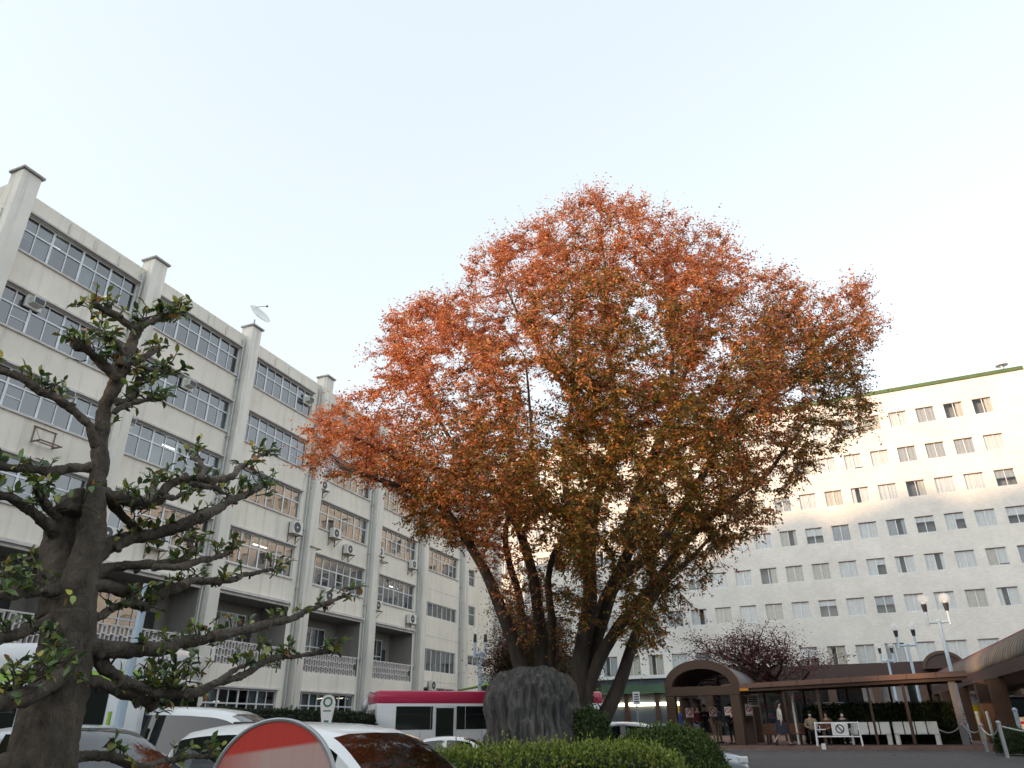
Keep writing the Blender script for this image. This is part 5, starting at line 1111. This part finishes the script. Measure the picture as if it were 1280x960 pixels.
# ================================================================== the pruned tree in the left foreground
PT = np.array(list(at(52, 960, 5.5)[:2])+[0.]); pt = thing('pruned_tree', 'heavily pruned tree with knobbly dark limbs and sparse glossy leaves in the left foreground', 'tree', PT)
def B(dd, r0, r1, *pts): return (pts, dd, r0, r1)
br_ = [B(0, 48, 33, (42, 1130), (44, 1040), (50, 965), (62, 900), (76, 850), (84, 805), (92, 762)), B(0, 30, 13, (90, 775), (100, 725), (110, 690), (117, 650), (120, 605)), B(.05, 13, 11.5, (120, 610), (123, 570), (128, 525), (140, 485), (152, 458)), B(.05, 11.5, 7, (152, 460), (163, 440), (168, 420), (173, 408)),
 B(-.2, 7, 5.5, (173, 412), (152, 400), (133, 388), (119, 382)), B(.25, 5.5, 4, (172, 412), (190, 401), (210, 392), (227, 388)), B(.1, 3.5, 2.5, (172, 411), (183, 397), (202, 391)), B(-.3, 9, 7, (150, 475), (132, 458), (112, 442), (97, 430)), B(-.2, 6, 4, (160, 452), (145, 432), (128, 424)), B(.3, 7, 5, (158, 455), (178, 447), (195, 438)), B(.3, 5, 4, (160, 452), (188, 463), (210, 465)),
 B(.25, 7, 4, (145, 502), (160, 499), (170, 488), (176, 475), (195, 468)), B(.2, 4.5, 4.5, (142, 518), (160, 507), (178, 500), (194, 498)), B(-.5, 8, 6, (122, 560), (110, 532), (95, 516), (75, 502), (52, 490), (28, 476), (-12, 460)), B(-.6, 8, 7, (118, 582), (88, 586), (60, 592), (28, 588), (0, 584), (-25, 578)),
 B(.1, 30, 20, (74, 775), (74, 735), (73, 700), (77, 662), (86, 635)), B(.1, 20, 15, (84, 645), (92, 628), (98, 618)), B(-.5, 10, 7, (70, 672), (58, 655), (42, 642), (20, 628), (-15, 612)), B(-.3, 7, 5, (76, 650), (62, 636), (52, 628), (45, 612)),
 B(.5, 9, 6, (112, 606), (130, 616), (148, 636), (165, 660), (180, 670)), B(.8, 10, 7, (118, 612), (150, 624), (178, 628), (200, 624), (214, 604), (242, 600), (266, 601)), B(1.1, 7, 3, (264, 601), (288, 595), (302, 582), (316, 574), (332, 568)), B(1., 5, 3, (238, 605), (266, 611), (290, 620)), B(.9, 5, 3.5, (250, 599), (256, 583), (240, 572)), B(.7, 4.5, 3, (205, 622), (226, 618), (246, 612)), B(.6, 4, 6, (185, 628), (190, 612), (196, 598)),
 B(.6, 14, 9, (86, 728), (112, 702), (132, 684), (154, 674), (176, 669), (212, 661), (250, 646)), B(1.0, 9, 4, (248, 647), (282, 630), (312, 616), (332, 606)), B(.5, 9, 6, (112, 725), (138, 709), (186, 707), (226, 702), (242, 688)), B(.8, 6.5, 4, (190, 709), (230, 709), (250, 702), (274, 695), (286, 688)), B(.9, 3, 4, (240, 690), (238, 680), (232, 672)),
 B(.7, 9, 7, (112, 732), (140, 734), (162, 746), (180, 757), (206, 741), (230, 731)), B(1.0, 6, 3.5, (228, 732), (250, 725), (286, 725), (308, 717), (338, 714)), B(.3, 7, 5, (106, 770), (124, 772), (142, 757), (172, 753), (182, 757)),
 B(.7, 13, 9, (100, 806), (140, 813), (176, 813), (206, 810), (224, 802), (264, 794)), B(1.0, 9, 3, (262, 795), (294, 788), (332, 781), (370, 769), (396, 760), (430, 745)), B(.3, 11, 9, (108, 806), (120, 815), (134, 834), (156, 856)), B(.5, 8, 6, (150, 852), (176, 862), (202, 868), (234, 867)), B(.9, 7, 3, (232, 867), (262, 858), (292, 849), (326, 830), (372, 821), (412, 815)), B(.8, 4, 3, (265, 857), (296, 838), (318, 828)), B(.4, 9, 7, (92, 858), (124, 852), (152, 864), (190, 880)),
 B(-.7, 9, 6, (80, 735), (55, 738), (28, 742), (-12, 750)), B(-.6, 9, 7, (78, 770), (54, 780), (30, 790), (-12, 802)), B(-.9, 14, 10, (88, 838), (62, 852), (40, 866), (16, 876), (-16, 882)), B(-.4, 16, 12, (58, 930), (38, 945), (8, 955), (-20, 960)), B(.5, 9, 6, (62, 975), (82, 955), (104, 944), (140, 948), (174, 960), (200, 975)), B(.9, 5, 3, (170, 960), (200, 950), (232, 946), (268, 944)), B(.4, 5, 4, (64, 722), (52, 705), (40, 700), (20, 712))]
ptb = MB(); tipsL = []; LEN = 0
for pts, dd, r0, r1 in br_:
    k = len(pts); w_ = [at(p[0], p[1], 5.5+dd*i/(k-1)) for i, p in enumerate(pts)]
    if k < 8: w_ = cr(w_, 5)
    sc_ = 5.05/FOC*.92; rr = np.linspace(r0, r1, len(w_))*sc_; sd_ = rng.uniform(0, 50, 3)
    if r0 < 30: w_ = [p+np.array(noise.noise_vector(Vector(p*5+sd_)))*.032*min(1, i/3) for i, p in enumerate(w_)]
    rr = np.array([r*(1+(.3 if r0 < 29 else .05)*noise.noise(Vector(p*9+sd_))) for r, p in zip(rr, w_)]); w_ = [p-PT for p in w_]
    ptb.tube(w_, rr, 18 if r0 > 20 else 10)
    if r0 < 20:
        for s in (.45, .8):                          # pruning knobs
            if random.random() < .75: p = w_[int((len(w_)-1)*s)]; d_ = rdir(1)[0]; q = rr[int((len(rr)-1)*s)]; ptb.tube([p, p+d_*q*1.3, p+d_*q*2.1], [q*.8, q*.62, q*.4], 7)
        ptb.ball(w_[-1], rr[-1]*1.35, 8)
    if r1 < 12.5 and pts[-1][1] < 935 or r1 < 7: tipsL.append((w_, r0))
ob = ptb.build('trunk', bark_mat('dark_knobbly_bark', (.045, .037, .029), (.19, .15, .112), 7., 1., .5), pt, smooth=True, fixn=False)
sm = ob.modifiers.new('sub', 'SUBSURF'); sm.levels = 1; sm.render_levels = 1; tx = bpy.data.textures.new('bark_noise', 'CLOUDS'); tx.noise_scale = .06; tx.noise_depth = 3; dm = ob.modifiers.new('rough', 'DISPLACE'); dm.texture = tx; dm.strength = .035; dm.mid_level = .5; dm.texture_coords = 'LOCAL'
LP, LD, LN = [], [], []; tg = MB()
def whorl(p, d, n, spread=.8):
    d = unit(np.array(d)); e = p+d*rng.uniform(.05, .16); tg.tube([p, (p+e)/2+rng.normal(size=3)*.008, e], [.006, .005, .003], 5)
    for k in range(n):
        v = unit(d*rng.uniform(.1, 1.0)+rdir(1)[0]*spread); LP.append(p+(e-p)*rng.uniform(.35, 1)); LD.append(v); LN.append(unit(np.array([0, 0, 1.])+rng.normal(size=3)*.5))
for w_, r0 in tipsL:
    e, b_ = w_[-1], w_[max(0, len(w_)-4)]; d = unit(e-b_)
    for k in range(5): whorl(e+rng.normal(size=3)*.035, d*.7+rdir(1)[0]*.6+np.array([0, 0, .35]), rng.integers(3, 7))
    for k in range(int(3+len(w_)*.27)):
        i = int(len(w_)*rng.uniform(.42, 1)); p = w_[min(i, len(w_)-1)]; whorl(p+rng.normal(size=3)*.02, rdir(1)[0]*.7+np.array([0, 0, .75]), rng.integers(3, 7))
for px, py, Y, n, s in ((195, 845, 5.9, 34, 1.), (215, 850, 5.95, 26, 1.), (230, 840, 6., 18, 1.), (165, 625, 5.7, 24, .8), (185, 635, 5.8, 16, .8), (40, 840, 4.9, 22, .9), (65, 830, 5.0, 16, .9), (20, 850, 4.9, 18, .9), (60, 800, 5.2, 10, .8), (130, 440, 5.5, 20, .9), (150, 460, 5.5, 14, .8), (120, 405, 5.3, 10, .8), (210, 395, 5.7, 14, .8), (20, 715, 5.1, 20, 1.), (40, 735, 5.2, 16, 1.), (60, 630, 5.3, 14, .8), (110, 620, 5.5, 10, .7), (105, 850, 5.5, 8, .6), (160, 500, 5.6, 12, .8), (320, 600, 6.5, 14, .7), (240, 720, 6.2, 10, .8), (290, 790, 6.4, 14, .8), (345, 825, 6.6, 12, .8)):
    for k in range(int(n*.8)): c = at(px+rng.normal()*13*s, py+rng.normal()*9*s, Y+rng.normal()*.12)-PT; whorl(c, rdir(1)[0]*.8+np.array([0, 0, .6]), rng.integers(2, 4))
tg.build('twigs', bark, pt, smooth=True, fixn=False, kind='stuff'); m_ = len(LP); Ls = rng.uniform(.05, .095, m_)
leaf_object('foliage', np.array(LP), np.array(LD), np.array(LN), Ls, Ls*.25, pal(m_, [(.10, .16, .045), (.15, .21, .05), (.24, .28, .06), (.38, .35, .06), (.38, .17, .05), (.07, .12, .05)], [4, 4, 2.6, 1.2, .6, 3], .25), LEAFG, pt, oval=True)
print('pruned leaves', m_)

# ================================================================== clipped hedges, bushes, the big rock
def hedge(label, loc, rz, dims, n, leafL, cols, wts, name='hedge', bumpy=.10, dome=False, group=None):
    o = thing(name, label, 'hedge', loc, rz, group); a, b, h = dims
    bm = bmesh.new()
    if dome: bmesh.ops.create_icosphere(bm, subdivisions=5, radius=1)
    else: bmesh.ops.create_cube(bm, size=2); bmesh.ops.subdivide_edges(bm, edges=bm.edges[:], cuts=24, use_grid_fill=True)
    for v in bm.verts:
        p = v.co.copy()
        if dome: e = .72; p = Vector([math.copysign(abs(c)**e, c) for c in p])
        else:
            e = Vector((p.x, p.y, max(p.z, -1))); m4 = (abs(p.x)**8+abs(p.y)**8+abs(max(0, p.z))**8)**(1/8); p = Vector((p.x/max(1, m4*.995), p.y/max(1, m4*.995), p.z/max(1, m4*.995)))
        q = Vector((p.x*a/2, p.y*b/2, (p.z*.5+.5)*h if not dome else max(0, p.z)*h)); v.co = q+Vector(noise.noise_vector(q*1.3+Vector(loc)))*bumpy*(0 if q.z < .05 else 1)
    bm.normal_update(); fs = [f for f in bm.faces if f.calc_center_median().z > .04]; ar = np.array([f.calc_area() for f in fs]); ch = rng.choice(len(fs), n, p=ar/ar.sum()); P = np.empty((n, 3)); Nn = np.empty((n, 3))
    vv = [[np.array(v.co) for v in f.verts] for f in fs]; nn = [np.array(f.normal) for f in fs]
    for i, c in enumerate(ch): w_ = rng.dirichlet(np.ones(len(vv[c]))); P[i] = sum(w_[k]*vv[c][k] for k in range(len(vv[c]))); Nn[i] = nn[c]
    core = MB(); cb = bm.copy(); 
    for v in cb.verts: v.co -= v.normal*.06
    core.bm(cb); bm.free(); core.build('branches', mat('hedge_core', (.02, .024, .01), .95, .3, 6), o, smooth=True)
    P = P+Nn*rng.normal(0, .03, (n, 1)); ld = unit(Nn*.7+rdir(n)*.9+np.array([0, 0, .35])); Ls = rng.uniform(.7, 1.25, n)*leafL
    pat = np.array([noise.noise(Vector(p*2.2)) for p in P])[:, None]; C = pal(n, cols, wts, .25)*(1+.35*pat)
    leaf_object('foliage', P, ld, unit(Nn+rdir(n)*.9), Ls, Ls*.3, np.clip(C, 0, 1), LEAFH, o)
    ns = int(n*.05); idx = rng.choice(n, ns); Q = np.repeat(P[idx], 4, 0); D_ = unit(np.repeat(unit(Nn[idx]*.4+np.array([0, 0, .9])+rdir(ns)*.3), 4, 0)); t_ = np.tile(np.array([.2, .5, .8, 1.]), ns)[:, None]; lift_ = rng.uniform(.04, .13, ns).repeat(4)[:, None]
    leaf_object('shoots', Q+D_*t_*lift_, unit(D_+rdir(4*ns)*.8), rdir(4*ns), leafL, leafL*.28, np.clip(pal(4*ns, cols[:2], [1, 1], .2)*1.25, 0, 1), LEAFH, o); return o
GR = [(.19, .23, .035), (.14, .185, .03), (.07, .11, .022), (.24, .26, .05), (.22, .10, .05)]; GW = [3, 3, 2.4, 1.3, .12]
p = at(684, 940, 9.0); hedge('long low clipped hedge of fresh green leaves in front of the rock', (p[0], p[1]+.65, 0), R(3), (2.95, 1.6, 1.2), 40000, .04, GR, GW)
p = at(852, 940, 12.2); hedge('rounded dark green clipped hedge right of the rock', (p[0]-.1, p[1]+.9, 0), 0, (2.0, 2.0, 1.38), 34000, .045, [(.075, .115, .022), (.055, .085, .02), (.03, .055, .014), (.10, .13, .03), (.2, .1, .05)], [3, 3, 3, 1, .12], dome=True, name='rounded_hedge')
p = at(742, 915, 14.2); hedge('small dark leafy bush against the right flank of the rock', (p[0], p[1]+.3, 0), 0, (.85, .9, 1.75), 10000, .05, [(.03, .055, .016), (.045, .075, .02), (.07, .10, .025)], [3, 3, 1], dome=True, name='bush')
# dark hedge along the foot of the office block
q0, q1 = at(60, 890, 18.5), at(466, 895, 31.); mid = (q0+q1)/2; ln_ = np.linalg.norm((q1-q0)[:2]); hedge('long dark clipped hedge along the foot of the office block', (mid[0], mid[1], 0), math.atan2(q1[1]-q0[1], q1[0]-q0[0]), (ln_, 1.3, 1.95), 30000, .10, [(.018, .03, .012), (.03, .045, .016), (.012, .02, .01)], [3, 2, 2])
# dark hedge behind the benches
t0, _ = fw(938, 900, 2.1); t1, _ = fw(1203, 900, 2.1); _, zt = fw(1110, 880, 2.1); hedge('dark clipped hedge behind the white benches', tuple(ww((t0+t1)/2+1.2, 2.2, PZ-.05)), RZ2, (t1-t0-2.4, 1.0, zt-PZ), 26000, .08, [(.02, .04, .014), (.035, .055, .018), (.014, .026, .01)], [3, 2, 2], bumpy=.06)
p = at(1268, 932, 25.); hedge('small dark bush at the foot of the right piers', (p[0], p[1], PZ-.1), 0, (.9, .9, .7), 3000, .06, [(.03, .06, .02), (.05, .08, .025)], [1, 1], dome=True, name='bush')
p = at(868, 896, 40); 
# the rock
p0 = at(663, 900, 14.0); ro = thing('rock', 'big upright grey rock with vertical furrows standing behind the long hedge', 'rock', (p0[0], p0[1]+.85, 0)); sc_ = 14.0
top = at(655, 833, 14.6)[2]; half = (at(728, 905, 14.0)[0]-at(597, 905, 14.0)[0])/2
bm = bmesh.new(); bmesh.ops.create_icosphere(bm, subdivisions=7, radius=1)
for v in bm.verts:
    n_0 = v.co.normalized(); p = Vector([math.copysign(abs(c)**.82, c) for c in n_0]); z = max(0., p.z*.62+.38); prof_ = float(np.interp(z, [0, .15, .45, .7, .85, .95, 1.0], [1.05, 1.03, .95, .85, .74, .58, .22]))
    hr = max(1e-4, math.hypot(n_0.x, n_0.y)); q = Vector((n_0.x/hr*half*1.1*prof_, n_0.y/hr*.95*prof_, z*top)); q.x += .04*math.sin(z*3)+.05*z
    f1_ = noise.noise(Vector((q.x*3.0, q.y*3.0, q.z*.42))); f2_ = noise.noise(Vector((q.x*9, q.y*9, q.z*.9+4))); f3_ = noise.noise(Vector((q.x*24, q.y*24, q.z*3))); f4_ = noise.noise(q*1.2)
    q += Vector((n_0.x, n_0.y, n_0.z*.5))*(.16*f1_+.085*(1-abs(f2_)*2.6)+.03*f3_+.16*f4_+.05*noise.noise(q*4)-.06); v.co = q
m, nt, nd, lk, pb = newmat('furrowed_rock'); tc = N(nt, 'ShaderNodeTexCoord'); mp = N(nt, 'ShaderNodeMapping'); mp.inputs['Scale'].default_value = (5, 5, .9); lk.new(tc.outputs['Object'], mp.inputs['Vector']); nz = N(nt, 'ShaderNodeTexNoise', i_Scale=2.2, i_Detail=12., i_Roughness=.78, i_Distortion=.6); lk.new(mp.outputs[0], nz.inputs['Vector'])
lk.new(ramp(nt, nz.outputs['Fac'], [(.3, (.016, .016, .017)), (.45, (.065, .063, .063)), (.56, (.12, .113, .105)), (.68, (.28, .24, .18))]), pb.inputs['Base Color']); pb.inputs['Roughness'].default_value = .8
bpn = N(nt, 'ShaderNodeBump', i_Strength=1., i_Distance=.08); lk.new(nz.outputs['Fac'], bpn.inputs['Height']); lk.new(bpn.outputs[0], pb.inputs['Normal'])
q = MB(); q.bm(bm); q.build('stone', m, ro, smooth=60)
q = MB(); pz = at(693, 838, 15.6); bm = bmesh.new(); bmesh.ops.create_icosphere(bm, subdivisions=5, radius=1)
for v in bm.verts: d_ = v.co.normalized(); v.co = Vector((d_.x*.62, d_.y*.5, d_.z*1.25))*(1+.22*noise.noise(d_*2)+.08*noise.noise(d_*7))
q.bm(bm); q.build('boulder', mat('tan_boulder', (.10, .078, .058), .85, .35, 5, .6), None, 'tan boulder showing behind the right shoulder of the big rock', 'rock', smooth=60).location = (pz[0], pz[1], pz[2]-1.32)
